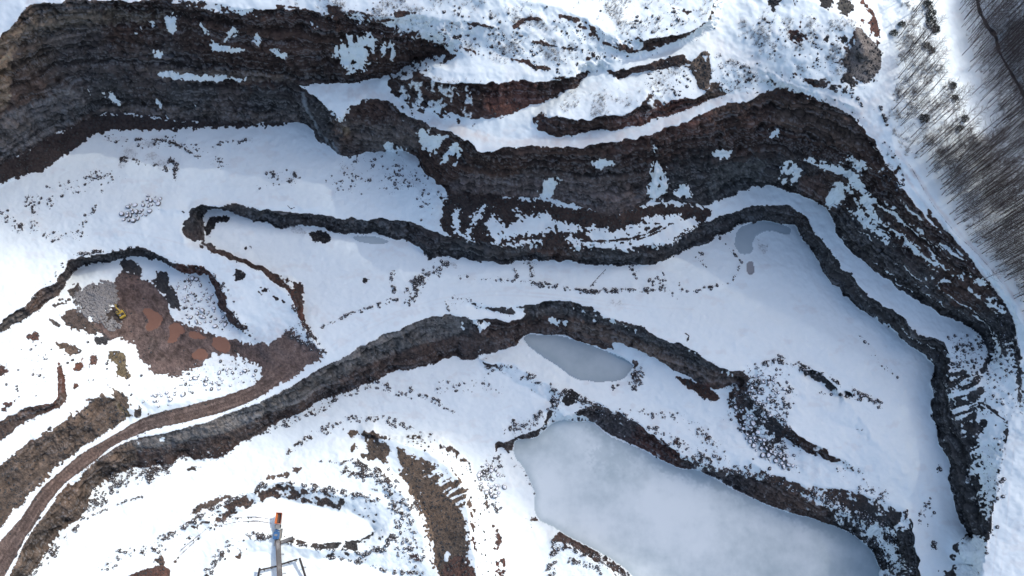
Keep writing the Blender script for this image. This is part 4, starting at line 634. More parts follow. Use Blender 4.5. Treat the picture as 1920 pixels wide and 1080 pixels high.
# ------------------------------------------------------------------ broken cloud drifting over the pit: its soft shade falls on the middle of the quarry
def cloud():
    ZC = 820.0
    def mask(px, py):
        def sp(p, soft):
            d = np.full(px.shape, 1e9)
            for (ax, ay), (bx, by) in zip(p, p[1:] + p[:1]):
                vx, vy = bx - ax, by - ay; t = np.clip(((px - ax) * vx + (py - ay) * vy) / (vx * vx + vy * vy), 0, 1)
                d = np.minimum(d, np.hypot(px - ax - t * vx, py - ay - t * vy))
            return sstep(-soft, soft, np.where(inside(px, py, p), d, -d))
        n = fbm2(px / 160 + 3, py / 160 + 8, 3)
        q = lambda s: P2(s)
        wob = 40 * n
        px = px + wob; py = py + wob * .6
        a = sp(q('-420,60 -300,320 40,365 180,400 330,500 440,555 540,620 640,725 760,720 840,730 910,760 970,790 1020,845 1060,925 1105,955 1200,975 1290,1000 1370,1050 1410,1200 1440,1400 1850,1400 1840,1050 1845,900 1850,700 1790,590 1700,470 1630,360 1570,280 1450,225 1330,235 1200,275 1000,295 880,300 770,250 640,195 560,175 400,130 200,60 0,20'), 55)
        f = sp(q('1800,-400 1835,30 1870,150 1890,260 1990,360 2600,300 2600,-400'), 45)
        return np.clip(np.maximum(a * (.88 + .22 * n), f * 1.0), 0, 1.1)
    # which part of the cloud stands between the sun and each spot of ground
    SG = 12.0; gx = np.arange(150, 1500, SG); gy = np.arange(-150, 1150, SG); nx, ny = len(gx), len(gy)
    fx, fy = PX[::5, ::5].ravel(), PY[::5, ::5].ravel(); fz = PZ[::5, ::5].ravel(); mv = mask(GX[::5, ::5].ravel(), GY[::5, ::5].ravel())
    ix = np.rint((fx + SUNV.x / SUNV.z * (ZC - fz) - gx[0]) / SG).astype(int); iy = np.rint((fy + SUNV.y / SUNV.z * (ZC - fz) - gy[0]) / SG).astype(int)
    ok = (ix >= 0) & (ix < nx) & (iy >= 0) & (iy < ny)
    acc = np.zeros((ny, nx)); wt = np.zeros((ny, nx)); hi = np.full((ny, nx), -1e9)
    np.maximum.at(hi, (iy[ok], ix[ok]), fz[ok]); okk = ok.copy(); okk[ok] = fz[ok] > hi[iy[ok], ix[ok]] - 15
    np.add.at(acc, (iy[okk], ix[okk]), mv[okk]); np.add.at(wt, (iy[okk], ix[okk]), 1.0)
    def blur(a, n):
        for _ in range(n):
            p = np.pad(a, 1, mode='edge'); a = (p[:-2, 1:-1] + p[2:, 1:-1] + p[1:-1, :-2] + p[1:-1, 2:] + 2 * a) / 6
        return a
    m0 = blur(acc, 3) / np.maximum(blur(wt, 3), 1e-6); cover = sstep(.0, .02, blur((wt > 0) * 1.0, 6))
    m = blur(m0 * cover, 2)
    X, Y = np.meshgrid(gx, gy); CX, CY = X, Y
    t = np.clip(m, 0, None) ** .9 * 58.0
    keep = t > .6
    ny, nx = X.shape; idx = np.arange(ny * nx).reshape(ny, nx)
    q = np.nonzero((keep[:-1, :-1] | keep[1:, :-1] | keep[:-1, 1:] | keep[1:, 1:]).ravel())[0]
    jj, ii = q // (nx - 1), q % (nx - 1); a = idx[jj, ii]; quad = np.stack([a, a + 1, a + nx + 1, a + nx], -1)
    puff = 6 * fbm2(X / 40, Y / 40, 3) * sstep(0, 20, t)
    top = np.stack([CX, CY, ZC + t * .65 + puff], -1).reshape(-1, 3); bot = np.stack([CX, CY, ZC - t * .35 + puff], -1).reshape(-1, 3)
    nv = ny * nx; faces = [tuple(f) for f in quad] + [tuple((f + nv)[::-1]) for f in quad]
    from collections import Counter
    ed = Counter()
    for f in quad:
        for u, v in zip(f, np.roll(f, -1)): ed[(int(u), int(v))] += 1
    for (u, v) in list(ed):
        if (v, u) not in ed: faces.append((v, u, u + nv, v + nv))
    co = np.concatenate([top, bot]); used = np.unique(np.concatenate([np.array(f) for f in faces])); mp = np.full(len(co), -1); mp[used] = np.arange(len(used))
    me = bpy.data.meshes.new('cloud'); me.from_pydata([tuple(c) for c in co[used]], [], [tuple(int(mp[i]) for i in f) for f in faces]); me.update()
    mat, nt, bs = new_mat('cloud vapour'); nt.nodes.remove(bs)
    v = nt.nodes.new('ShaderNodeVolumePrincipled'); v.inputs['Color'].default_value = (.98, .98, .98, 1); v.inputs['Density'].default_value = .082; v.inputs['Anisotropy'].default_value = .6
    nt.links.new(v.outputs[0], nt.nodes['Material Output'].inputs['Volume'])
    me.materials.append(mat); o = bpy.data.objects.new('cloud', me); C.objects.link(o)
    tag(o, 'broken low cloud drifting above the quarry', None, None, 'stuff')
cloud()
# ------------------------------------------------------------------ mesh helpers for objects
class MB:
    def __init__(self): self.v = []; self.f = []
    def add(self, v, f):
        n = len(self.v); self.v += [tuple(p) for p in v]; self.f += [tuple(i + n for i in q) for q in f]; return self
    def box(self, c, s, rz=0.0, ry=0.0, taper=1.0, bevel=0.0):
        R = Matrix.Rotation(rz, 3, 'Z') @ Matrix.Rotation(ry, 3, 'Y'); hx, hy, hz = s[0] / 2, s[1] / 2, s[2] / 2; b = min(bevel, hx * .9, hy * .9)
        ring = [(-hx + b, -hy), (hx - b, -hy), (hx, -hy + b), (hx, hy - b), (hx - b, hy), (-hx + b, hy), (-hx, hy - b), (-hx, -hy + b)] if b else [(-hx, -hy), (hx, -hy), (hx, hy), (-hx, hy)]
        k = len(ring); vs = [Vector(c) + R @ Vector((x, y, -hz)) for x, y in ring] + [Vector(c) + R @ Vector((x * taper, y * taper, hz)) for x, y in ring]
        return self.add(vs, [tuple(range(k))[::-1], tuple(range(k, 2 * k))] + [(i, (i + 1) % k, k + (i + 1) % k, k + i) for i in range(k)])
    def tube(self, path, radii, n=6, cap=True):
        vs, fs = [], []; m = len(path)
        for i, p in enumerate(path):
            p = Vector(p); d = (Vector(path[min(i + 1, m - 1)]) - Vector(path[max(i - 1, 0)])).normalized()
            a = d.orthogonal().normalized(); b2 = d.cross(a); r = radii[i] if hasattr(radii, '__len__') else radii
            for k in range(n): t = 2 * math.pi * k / n; vs.append(p + a * (r * math.cos(t)) + b2 * (r * math.sin(t)))
        for i in range(m - 1):
            for k in range(n): fs.append((i * n + k, i * n + (k + 1) % n, (i + 1) * n + (k + 1) % n, (i + 1) * n + k))
        if cap: fs += [tuple(range(n))[::-1], tuple((m - 1) * n + k for k in range(n))]
        return self.add(vs, fs)
    def beam(self, a, b, w, h):
        a, b = Vector(a), Vector(b); d = (b - a).normalized(); s = d.cross(Vector((0, 0, 1)))
        s = (s if s.length > 1e-4 else Vector((1, 0, 0))).normalized(); u = s.cross(d)
        vs = [p + s * (x * w / 2) + u * (y * h / 2) for p in (a, b) for x, y in ((-1, -1), (1, -1), (1, 1), (-1, 1))]
        return self.add(vs, [(0, 3, 2, 1), (4, 5, 6, 7)] + [(i, (i + 1) % 4, 4 + (i + 1) % 4, 4 + i) for i in range(4)])
    def prism(self, outline, y0, y1):                              # outline in x,z
        k = len(outline); vs = [(x, y0, z) for x, z in outline] + [(x, y1, z) for x, z in outline]
        return self.add(vs, [tuple(range(k)), tuple(range(k, 2 * k))[::-1]] + [(i, k + i, k + (i + 1) % k, (i + 1) % k) for i in range(k)])
    def mesh(self, name, mat, smooth=False):
        me = bpy.data.meshes.new(name); me.from_pydata(self.v, [], self.f); me.materials.append(mat)
        if smooth: me.polygons.foreach_set('use_smooth', np.ones(len(me.polygons), bool))
        me.update(); return me
    def build(self, name, mat, parent=None, smooth=False):
        o = bpy.data.objects.new(name, self.mesh(name, mat, smooth)); C.objects.link(o)
        if parent is not None: o.parent = parent
        return o
def empty(name, loc, rz=0.0):
    o = bpy.data.objects.new(name, None); C.objects.link(o); o.location = loc; o.rotation_euler = (0, 0, rz); o.empty_display_size = .5; return o
def mesh_np(name, co, faces, k, mat, smooth=False):
    me = bpy.data.meshes.new(name); nf = len(faces)
    me.vertices.add(len(co)); me.vertices.foreach_set('co', np.asarray(co, np.float32).ravel()); me.loops.add(nf * k); me.loops.foreach_set('vertex_index', np.asarray(faces, np.int32).ravel())
    me.polygons.add(nf); me.polygons.foreach_set('loop_start', np.arange(0, nf * k, k, dtype=np.int32)); me.polygons.foreach_set('loop_total', np.full(nf, k, np.int32))
    if smooth: me.polygons.foreach_set('use_smooth', np.ones(nf, bool))
    me.update(calc_edges=True); me.materials.append(mat); return me
def spot(px, py):                                                  # point on the built ground
    i = np.clip(np.searchsorted(xs, px), 1, NXV - 1); j = np.clip(np.searchsorted(ys, py), 1, NYV - 1)
    return PX[j, i], PY[j, i], PZ[j, i]
def paint_mat(name, col, rough=.5, metal=0.0, var=.25, scale=2.0, dirt=(.12, .09, .07), dirt_amt=.35):
    m, nt, bs = new_mat(name); n = noise_n(nt, scale, 4, .6); n2 = noise_n(nt, scale * .25, 3, .5)
    a = mixc(nt, mathn(nt, 'MULTIPLY', n, var * 2), col, tuple(c * .55 for c in col))
    r = nt.nodes.new('ShaderNodeMapRange'); nt.links.new(n2, r.inputs[0]); r.inputs[1].default_value = .5; r.inputs[2].default_value = .75; r.inputs[4].default_value = dirt_amt
    nt.links.new(mixc(nt, r.outputs[0], a, dirt), bs.inputs['Base Color']); bs.inputs['Roughness'].default_value = rough; bs.inputs['Metallic'].default_value = metal
    return m
def stone_mat(name, a, b, snow_from=.8):
    m, nt, bs = new_mat(name); n = noise_n(nt, .8, 4, .65); n2 = noise_n(nt, 2.5, 3, .6)
    col = mixc(nt, n, a, b); g = nt.nodes['geo']; sx = nt.nodes.new('ShaderNodeSeparateXYZ'); nt.links.new(g.outputs['Normal'], sx.inputs[0])
    v = mathn(nt, 'ADD', sx.outputs[2], mathn(nt, 'MULTIPLY', mathn(nt, 'SUBTRACT', n2, .5), .5))
    r = nt.nodes.new('ShaderNodeMapRange'); r.interpolation_type = 'SMOOTHSTEP'; nt.links.new(v, r.inputs[0]); r.inputs[1].default_value = snow_from - .06; r.inputs[2].default_value = snow_from + .06
    nt.links.new(mixc(nt, r.outputs[0], col, (.80, .82, .86)), bs.inputs['Base Color']); bs.inputs['Roughness'].default_value = .85; bs.inputs['Specular IOR Level'].default_value = .2
    return m
M_STONE = stone_mat('dark grey stone with snow caps', (.035, .037, .042), (.085, .082, .080), .97)
M_STONE_BARE = stone_mat('dark bare stone', (.03, .032, .036), (.075, .072, .07), 1.35)
M_STONE_PALE = stone_mat('pale broken stone', (.10, .10, .105), (.30, .29, .285), 1.3)
M_BLOCK = stone_mat('grey block stone under snow', (.06, .062, .068), (.14, .135, .13), .72)
# one stone shape: an icosahedron pushed about
_t = (1 + 5 ** .5) / 2
ICO_V = np.array([(-1, _t, 0), (1, _t, 0), (-1, -_t, 0), (1, -_t, 0), (0, -1, _t), (0, 1, _t), (0, -1, -_t), (0, 1, -_t), (_t, 0, -1), (_t, 0, 1), (-_t, 0, -1), (-_t, 0, 1)]) / math.hypot(1, _t)
ICO_F = np.array([(0, 11, 5), (0, 5, 1), (0, 1, 7), (0, 7, 10), (0, 10, 11), (1, 5, 9), (5, 11, 4), (11, 10, 2), (10, 7, 6), (7, 1, 8), (3, 9, 4), (3, 4, 2), (3, 2, 6), (3, 6, 8), (3, 8, 9), (4, 9, 5), (2, 4, 11), (6, 2, 10), (8, 6, 7), (9, 8, 1)])
def stones(name, label, px, py, size, mat, sink=.25, flat=.75):
    n = len(px); X, Y, Zz = spot(px, py)
    V = ICO_V[None] * (1 + .42 * (rng.random((n, 12, 1)) - .5)) * (size[:, None, None] * (.7 + .6 * rng.random((n, 1, 3)))); V[..., 2] *= flat
    a = rng.random(n) * 6.283; ca, sa = np.cos(a)[:, None], np.sin(a)[:, None]
    x, y = V[..., 0] * ca - V[..., 1] * sa, V[..., 0] * sa + V[..., 1] * ca
    co = np.stack([x + X[:, None], y + Y[:, None], V[..., 2] + (Zz + size * (flat - sink * 2) * .5)[:, None]], -1).reshape(-1, 3)
    F = (ICO_F[None] + 12 * np.arange(n)[:, None, None]).reshape(-1, 3)
    o = bpy.data.objects.new(name, mesh_np(name, co, F, 3, mat)); C.objects.link(o); return tag(o, label, None, None, 'stuff')
def pick(weight, n):
    w = np.clip(weight, 0, None) * ((GX > -40) & (GX < 1960) & (GY > -40) & (GY < 1120)); c = np.cumsum(w.ravel()); k = np.searchsorted(c, rng.random(n) * c[-1])
    return GX.ravel()[k] + (rng.random(n) - .5) * STEP, GY.ravel()[k] + (rng.random(n) - .5) * STEP
# rubble standing out of the snow: far too much to count
wgt = np.where(DENS > .03, (DENS * sstep(.35, .75, SPK + .25 * DENS)) ** 1.1, 0) * (1 - FLAT) * (1 - smooth)
sx_, sy_ = pick(wgt, 15000); sz = .13 + .75 * rng.random(15000) ** 4.5
stones('rubble', 'dark loose rubble scattered over the snow', sx_, sy_, sz, M_STONE)
MUDM = np.zeros_like(Z); b, m = poly(P2('200,500 350,560 460,620 620,640 620,690 480,750 300,720 180,640'), 2, 6); MUDM[b] = m
wg2 = (slope_rock > .2) * (slope_rock < .8) * .3 + (rockm > .5) * (1 - steep) * (1 - smooth) * (1 - FLAT) * .5 * (1 - .93 * MUDM)
sx_, sy_ = pick(wg2 * (FLAT < .1) * (GX < 1690), 9000); stones('scree', 'small dark scree on the slopes and cliff edges', sx_, sy_, .2 + .45 * rng.random(9000) ** 3, M_STONE_BARE)
pilew = np.zeros_like(Z); b, m = poly(P2('143,550 173,533 200,530 217,547 213,573 190,590 205,600 228,605 222,612 195,610 185,600 160,590 140,565'), 4, 2); pilew[b] = m * (.25 + SPK[b])
pilew[block(212, 572, 245, 600)] *= .05
sx_, sy_ = pick(pilew, 2600); stones('rock_pile', 'heap of pale broken rock beside the yellow excavator', sx_, sy_, .28 + .5 * rng.random(2600) ** 2, M_STONE_PALE, .1)
def single_out(items, noun, rest):                               # (object, x, y, size): the ones at the ends can be told apart
    left = dict((id(i), i) for i in items)
    for word, key in (('largest', lambda i: -i[3]), ('leftmost', lambda i: i[1]), ('rightmost', lambda i: -i[1]), ('uppermost', lambda i: i[2]), ('lowest', lambda i: -i[2])):
        if len(left) < 2: break
        i = min(left.values(), key=key); del left[id(i)]; i[0]['label'] = word + ' ' + noun + ' ' + rest
# ------------------------------------------------------------------ boulders one can pick out
def boulder_mesh(k, blocky):
    r = np.random.default_rng(100 + k); V = ICO_V.copy()
    # one subdivision of the icosahedron, then facets cut flat
    mid, F, vs = {}, [], [tuple(v) for v in V]
    def m_(a, b2):
        key = (min(a, b2), max(a, b2))
        if key not in mid: q = (np.array(vs[a]) + np.array(vs[b2])); vs.append(tuple(q / np.linalg.norm(q))); mid[key] = len(vs) - 1
        return mid[key]
    for a, b2, c in ICO_F:
        d, e, f = m_(a, b2), m_(b2, c), m_(c, a); F += [(a, d, f), (b2, e, d), (c, f, e), (d, e, f)]
    V = np.array(vs); V *= 1 + .12 * (r.random((len(V), 1)) - .5)
    for _ in range(7 if blocky else 4):
        n = r.normal(size=3); n /= np.linalg.norm(n); d = .55 + .25 * r.random(); o_ = V @ n - d; V -= np.clip(o_, 0, None)[:, None] * n
    V *= np.array((1, .6 + .5 * r.random(), .55 + .4 * r.random()))
    return V, np.array(F)
BM = [mesh_np('boulder', *boulder_mesh(k, k % 2 == 0), 3, M_BLOCK) for k in range(8)]
def boulders(poly_s, n, s0, s1, label, group, noun, rest, name='boulder'):
    made = []
    w = np.zeros_like(Z); b, m = poly(P2(poly_s), 3, 1); w[b] = m; done = []
    X, Y = pick(w, n * 12)
    for x, y in zip(X, Y):
        if len(done) >= n: break
        s = s0 + (s1 - s0) * rng.random() ** 1.8
        if any((x - u) ** 2 + (y - v) ** 2 < (2.6 * (s + q)) ** 2 for u, v, q in done): continue
        done.append((x, y, s)); o = bpy.data.objects.new(name, BM[int(rng.integers(8))]); C.objects.link(o); px, py, pz = spot(x, y)
        o.location = (px, py, pz + s * .22); o.scale = (s, s, s); o.rotation_euler = (rng.normal() * .25, rng.normal() * .25, rng.random() * 6.28)
        tag(o, label, 'boulder', group); made.append((o, x, y, s))
    single_out(made, noun, rest)
boulders('225,402 245,386 262,372 292,362 301,366 298,380 280,397 260,412 235,414', 34, .8, 1.7, 'snow capped stone block lying in the heap on the upper quarry floor', 'stone blocks heaped on the upper floor', 'stone block', 'of the snowy heap on the upper quarry floor')
boulders('328,528 360,520 395,540 425,590 430,612 380,612 340,590', 48, .6, 1.5, 'snow covered broken rock lying right of the red mud pit', 'broken rocks right of the mud pit', 'snowy rock', 'of the broken rocks right of the red mud pit')
boulders('1366,770 1380,755 1400,770 1420,810 1450,840 1482,858 1484,880 1455,872 1420,850 1390,812', 48, .7, 1.6, 'rounded boulder with a snow cap at the foot of the rubble mound', 'boulders below the rubble mound', 'snow capped boulder', 'at the foot of the rubble mound')
boulders('255,755 300,735 350,712 420,690 480,680 478,700 430,725 330,745 270,768', 36, .6, 1.5, 'grey rock poking out of the snow above the haul road bend', 'rocks above the haul road bend', 'grey rock', 'in the snow above the haul road bend')
boulders('890,885 925,862 945,900 940,935 915,930 895,915', 30, .7, 1.5, 'snow topped rock on the bank left of the large frozen pond', 'rocks left of the large pond', 'snowy rock', 'on the bank left of the large pond')
boulders('1392,722 1425,700 1460,712 1482,740 1462,772 1440,780 1410,760', 40, .5, 1.2, 'dark rock on top of the snowy rubble mound', 'rocks on the rubble mound', 'dark rock', 'on top of the rubble mound')
print('stones', round(time.time() - T00, 1))
# ------------------------------------------------------------------ bare winter trees
def bark(name, a, b):
    m, nt, bs = new_mat(name); n = noise_n(nt, 1.5, 4); nt.links.new(mixc(nt, n, a, b), bs.inputs['Base Color']); bs.inputs['Roughness'].default_value = .9; return m
M_BARK = bark('grey brown bark', (.05, .042, .038), (.11, .092, .082)); M_TWIG = bark('brown twigs', (.06, .047, .043), (.13, .10, .09)); M_BRUSH = bark('dry brush', (.10, .085, .078), (.20, .165, .15))
def make_tree(k):
    r = np.random.default_rng(500 + k); h = 15 + 5 * r.random(); bend = r.normal(size=2) * .35
    P = lambda t: Vector((bend[0] * t * t, bend[1] * t * t, h * t - .4 * (1 - t)))
    tr = MB(); tt = [0, .25, .5, .75, 1]; tr.tube([P(t) for t in tt], [.19, .15, .11, .07, .02], 5)
    cr = MB(); nb = 24
    for i in range(nb):
        t = .34 + .62 * (i + r.random() * .6) / nb; a = i * 2.4 + r.random(); L = (1.15 - t) * h * .34 * (.7 + .5 * r.random()) + .6
        up = .55 + .5 * t; d = Vector((math.cos(a), math.sin(a), up)).normalized(); p0 = P(t); p1 = p0 + d * L * .55; p2 = p1 + (d + Vector((0, 0, .35))).normalized() * L * .45
        cr.tube([p0, p1, p2], [.055, .036, .012], 3, False)
        for q in range(3):
            s = p0 + d * L * (.3 + .22 * q); e = Vector((math.cos(a + (-1) ** q * .9), math.sin(a + (-1) ** q * .9), .8)).normalized()
            cr.tube([s, s + e * L * .38], [.028, .01], 3, False)
    return tr, cr
TREES = [make_tree(k) for k in range(7)]
TM = [(t.mesh('trunk', M_BARK, True), c.mesh('crown', M_TWIG)) for t, c in TREES]
FW = np.zeros_like(Z)
for s, d in (('1745,335 1790,305 1850,265 1920,300 2040,380 2040,700 1935,612 1885,535 1838,482 1793,425', 1.0), ('1792,-60 2040,-60 2040,400 1925,320 1870,250 1825,150', .9), ('1690,60 1725,55 1755,150 1790,240 1800,300 1765,345 1735,320 1700,250 1680,170', .42), ('1690,-40 1740,-40 1735,40 1700,50', .2), ('1840,260 1900,300 1850,330', .5), ('1925,640 1975,760 1965,1100 2040,1100 2040,640', .5)):
    b, m = poly(P2(s), 10, 8, 30); FW[b] = np.maximum(FW[b], m * d)
FW *= KEEP; FW *= .45 + .9 * sstep(-.4, .5, fbm2(GX / 45, GY / 45, 3)); b, m = stroke(P2('1828,-20 1838,20 1852,50 1870,90 1892,130 1917,175 1950,230'), 9); FW[b] *= (1 - m)
cand = []; taken = {}
X, Y = pick(FW * ((GX < 1990) & (GY > -45)), 9000)
for x, y in zip(X, Y):
    c = (int(x // 6), int(y // 6))
    if any((x - u) ** 2 + (y - v) ** 2 < 26 for i in (-1, 0, 1) for j in (-1, 0, 1) for u, v in taken.get((c[0] + i, c[1] + j), ())): continue
    taken.setdefault(c, []).append((x, y)); cand.append((x, y))
    if len(cand) >= 1150: break
def seen(x, y): return 1640 < x < 1916 and 4 < y < 640
front = [c for c in cand if seen(*c)][:300]; fs_ = set(front); rest = [c for c in cand if c not in fs_]
def tree_place(x, y):
    if y > 330: w, g = 'bare slender tree in the dense wood below the rim road bend', 'wood below the rim road bend'
    elif x < 1790: w, g = 'thin bare tree on the snowy ridge beside the rim road', 'trees on the snowy ridge by the rim road'
    elif x > 1850 and y < 190: w, g = 'bare tree standing beyond the dark stream at the top right', 'trees beyond the dark stream'
    else: w, g = 'bare tree in the shaded wood west of the dark stream', 'shaded wood west of the stream'
    return w, g
woods = {}
for x, y in front:
    k = int(rng.integers(len(TM))); p = spot(x, y); s = (.5 + .65 * rng.random()) * (.75 if x < 1790 and y < 330 else 1.0)
    e = empty('bare_tree', p, rng.random() * 6.28); e.rotation_euler = (rng.normal() * .06, rng.normal() * .06, rng.random() * 6.28); e.scale = (s * .95, s * .95, s)
    for nm, me in zip(('trunk', 'crown'), TM[k]):
        o = bpy.data.objects.new(nm, me); C.objects.link(o); o.parent = e
    w, g = tree_place(x, y); tag(e, w, 'tree', g); woods.setdefault(g, []).append((e, x, y, s))
for g, it in woods.items(): single_out(it, 'bare tree', 'of the ' + g)
def mass(name, label, meshes, spots, scale, mat):
    vs, fs, off = [], [], 0; arr = []
    for m in meshes:
        f = []
        for q in m.f: f += [(q[0], q[i], q[i + 1]) for i in range(1, len(q) - 1)]
        arr.append((np.array(m.v), np.array(f)))
    for x, y in spots:
        V, F = arr[int(rng.integers(len(arr)))]; p = spot(x, y); a = rng.random() * 6.28; s = scale * (.6 + .6 * rng.random()); c, d = math.cos(a) * s, math.sin(a) * s
        vs.append(np.stack([V[:, 0] * c - V[:, 1] * d + p[0], V[:, 0] * d + V[:, 1] * c + p[1], V[:, 2] * s + p[2]], -1)); fs.append(F + off); off += len(V)
    o = bpy.data.objects.new(name, mesh_np(name, np.concatenate(vs), np.concatenate(fs), 3, mat)); C.objects.link(o); return tag(o, label, None, None, 'stuff')
def merged(t, c): m = MB(); m.add(t.v, t.f); m.add(c.v, c.f); return m
mass('woodland', 'further bare trees of the snowy wood', [merged(*t) for t in TREES[:4]], rest, .95, M_TWIG)
# low brush
def make_shrub(k, h=1.6):
    r = np.random.default_rng(900 + k); m = MB()
    for i in range(9):
        a = r.random() * 6.28; l = h * (.5 + .6 * r.random()); d = Vector((math.cos(a), math.sin(a), 1.1 + r.random())).normalized()
        m.tube([Vector((0, 0, -.1)), d * l], [.028, .010], 3, False)
    return m
BW = np.zeros_like(Z)
for s, d in (('590,-30 760,-30 1000,20 1190,95 1150,105 960,60 800,50 640,40', .5), ('480,-30 620,-30 640,20 560,15', .4), ('960,-30 1330,-30 1330,30 1240,60 1180,70 1090,20', .5), ('800,65 960,70 1150,105 1060,115 900,110', .45), ('1380,10 1600,10 1600,150 1500,150 1380,60', .45), ('840,150 960,150 1060,150 900,160', .35), ('1040,190 1190,170 1190,205 1090,225', .6), ('1340,95 1440,140 1380,175 1345,165', .35), ('1680,60 1760,60 1840,290 1800,330 1700,300 1660,200', .75), ('1690,-30 1745,-30 1760,60 1690,60', .6), ('1740,330 1850,260 1990,400 1990,640 1880,530', .35), ('1790,-30 1990,-30 1990,300 1850,200', .35), ('1190,120 1290,110 1300,170 1220,180', .3), ('1630,290 1665,290 1680,330 1640,330', .4), ('760,150 830,140 900,155 850,200 800,180', .3)):
    b, m = poly(P2(s), 8, 6, 20); BW[b] = np.maximum(BW[b], m * d)
BW *= KEEP * sstep(-.15, .4, fbm2(GX / 22, GY / 22, 3)) * (1 - FLAT)
sp_ = np.stack(pick(BW, 5200), -1); mass('brush', 'thin dry brush growing through the snow', [make_shrub(k) for k in range(5)], sp_, 1.0, M_BRUSH)
# dark evergreen bushes on the ridge by the stream
M_NEEDLE = bark('dark evergreen foliage', (.014, .019, .016), (.035, .045, .034))
def bush_mesh(k):
    r = np.random.default_rng(40 + k); m = MB(); n = 240
    for i in range(n):
        d = r.normal(size=3); d /= np.linalg.norm(d); d[2] = abs(d[2]); p = Vector(d * (.35 + .65 * r.random() ** .5)) * 1.0; p.z *= 1.2
        a = Vector(r.normal(size=3)).normalized() * .17; b2 = Vector(r.normal(size=3)).normalized() * .12
        m.add([p - a, p + b2, p + a, p - b2], [(0, 1, 2, 3)])
    return m
BUSH = [bush_mesh(k).mesh('foliage', M_NEEDLE) for k in range(3)]
stem_m = MB().tube([(0, 0, -.3), (0, 0, .9)], [.08, .04], 5).mesh('stem', M_BARK)
for i, (x, y, s, w) in enumerate(((1739, 8, 2.2, 'dark evergreen bush at the top edge by the forest'), (1744, 24, 2.4, 'dark evergreen bush second from the top in the row by the forest'), (1745, 40, 2.8, 'largest dark evergreen bush in the row by the forest'), (1752, 55, 2.4, 'lowest dark evergreen bush of the row by the forest'), (1688, 47, 1.8, 'dark bush on the bright snow right of the corner road'), (1675, 63, 1.9, 'dark round bush beside the corner road above the gravel heap'), (1736, 86, 1.9, 'left one of two dark bushes on the bright ridge'), (1744, 95, 1.8, 'right one of two dark bushes on the bright ridge'), (1786, 160, 1.9, 'upper dark bush on the open snow between the woods'), (1789, 184, 2.0, 'lower dark bush on the open snow between the woods'), (1806, 222, 2.0, 'dark bush near the thin fence line of stones in the clearing'), (1797, 240, 1.8, 'lowest dark bush of the clearing'), (1730, 222, 2.4, 'brown green bush on the slope below the ridge trees'))):
    e = empty('evergreen_bush', spot(x, y), i * 1.3); e.scale = (s, s, s * .9)
    for nm, me in (('foliage', BUSH[i % 3]), ('stem', stem_m)):
        o = bpy.data.objects.new(nm, me); C.objects.link(o); o.parent = e
    tag(e, w, 'bush', 'dark evergreen bushes')
print('plants', round(time.time() - T00, 1))

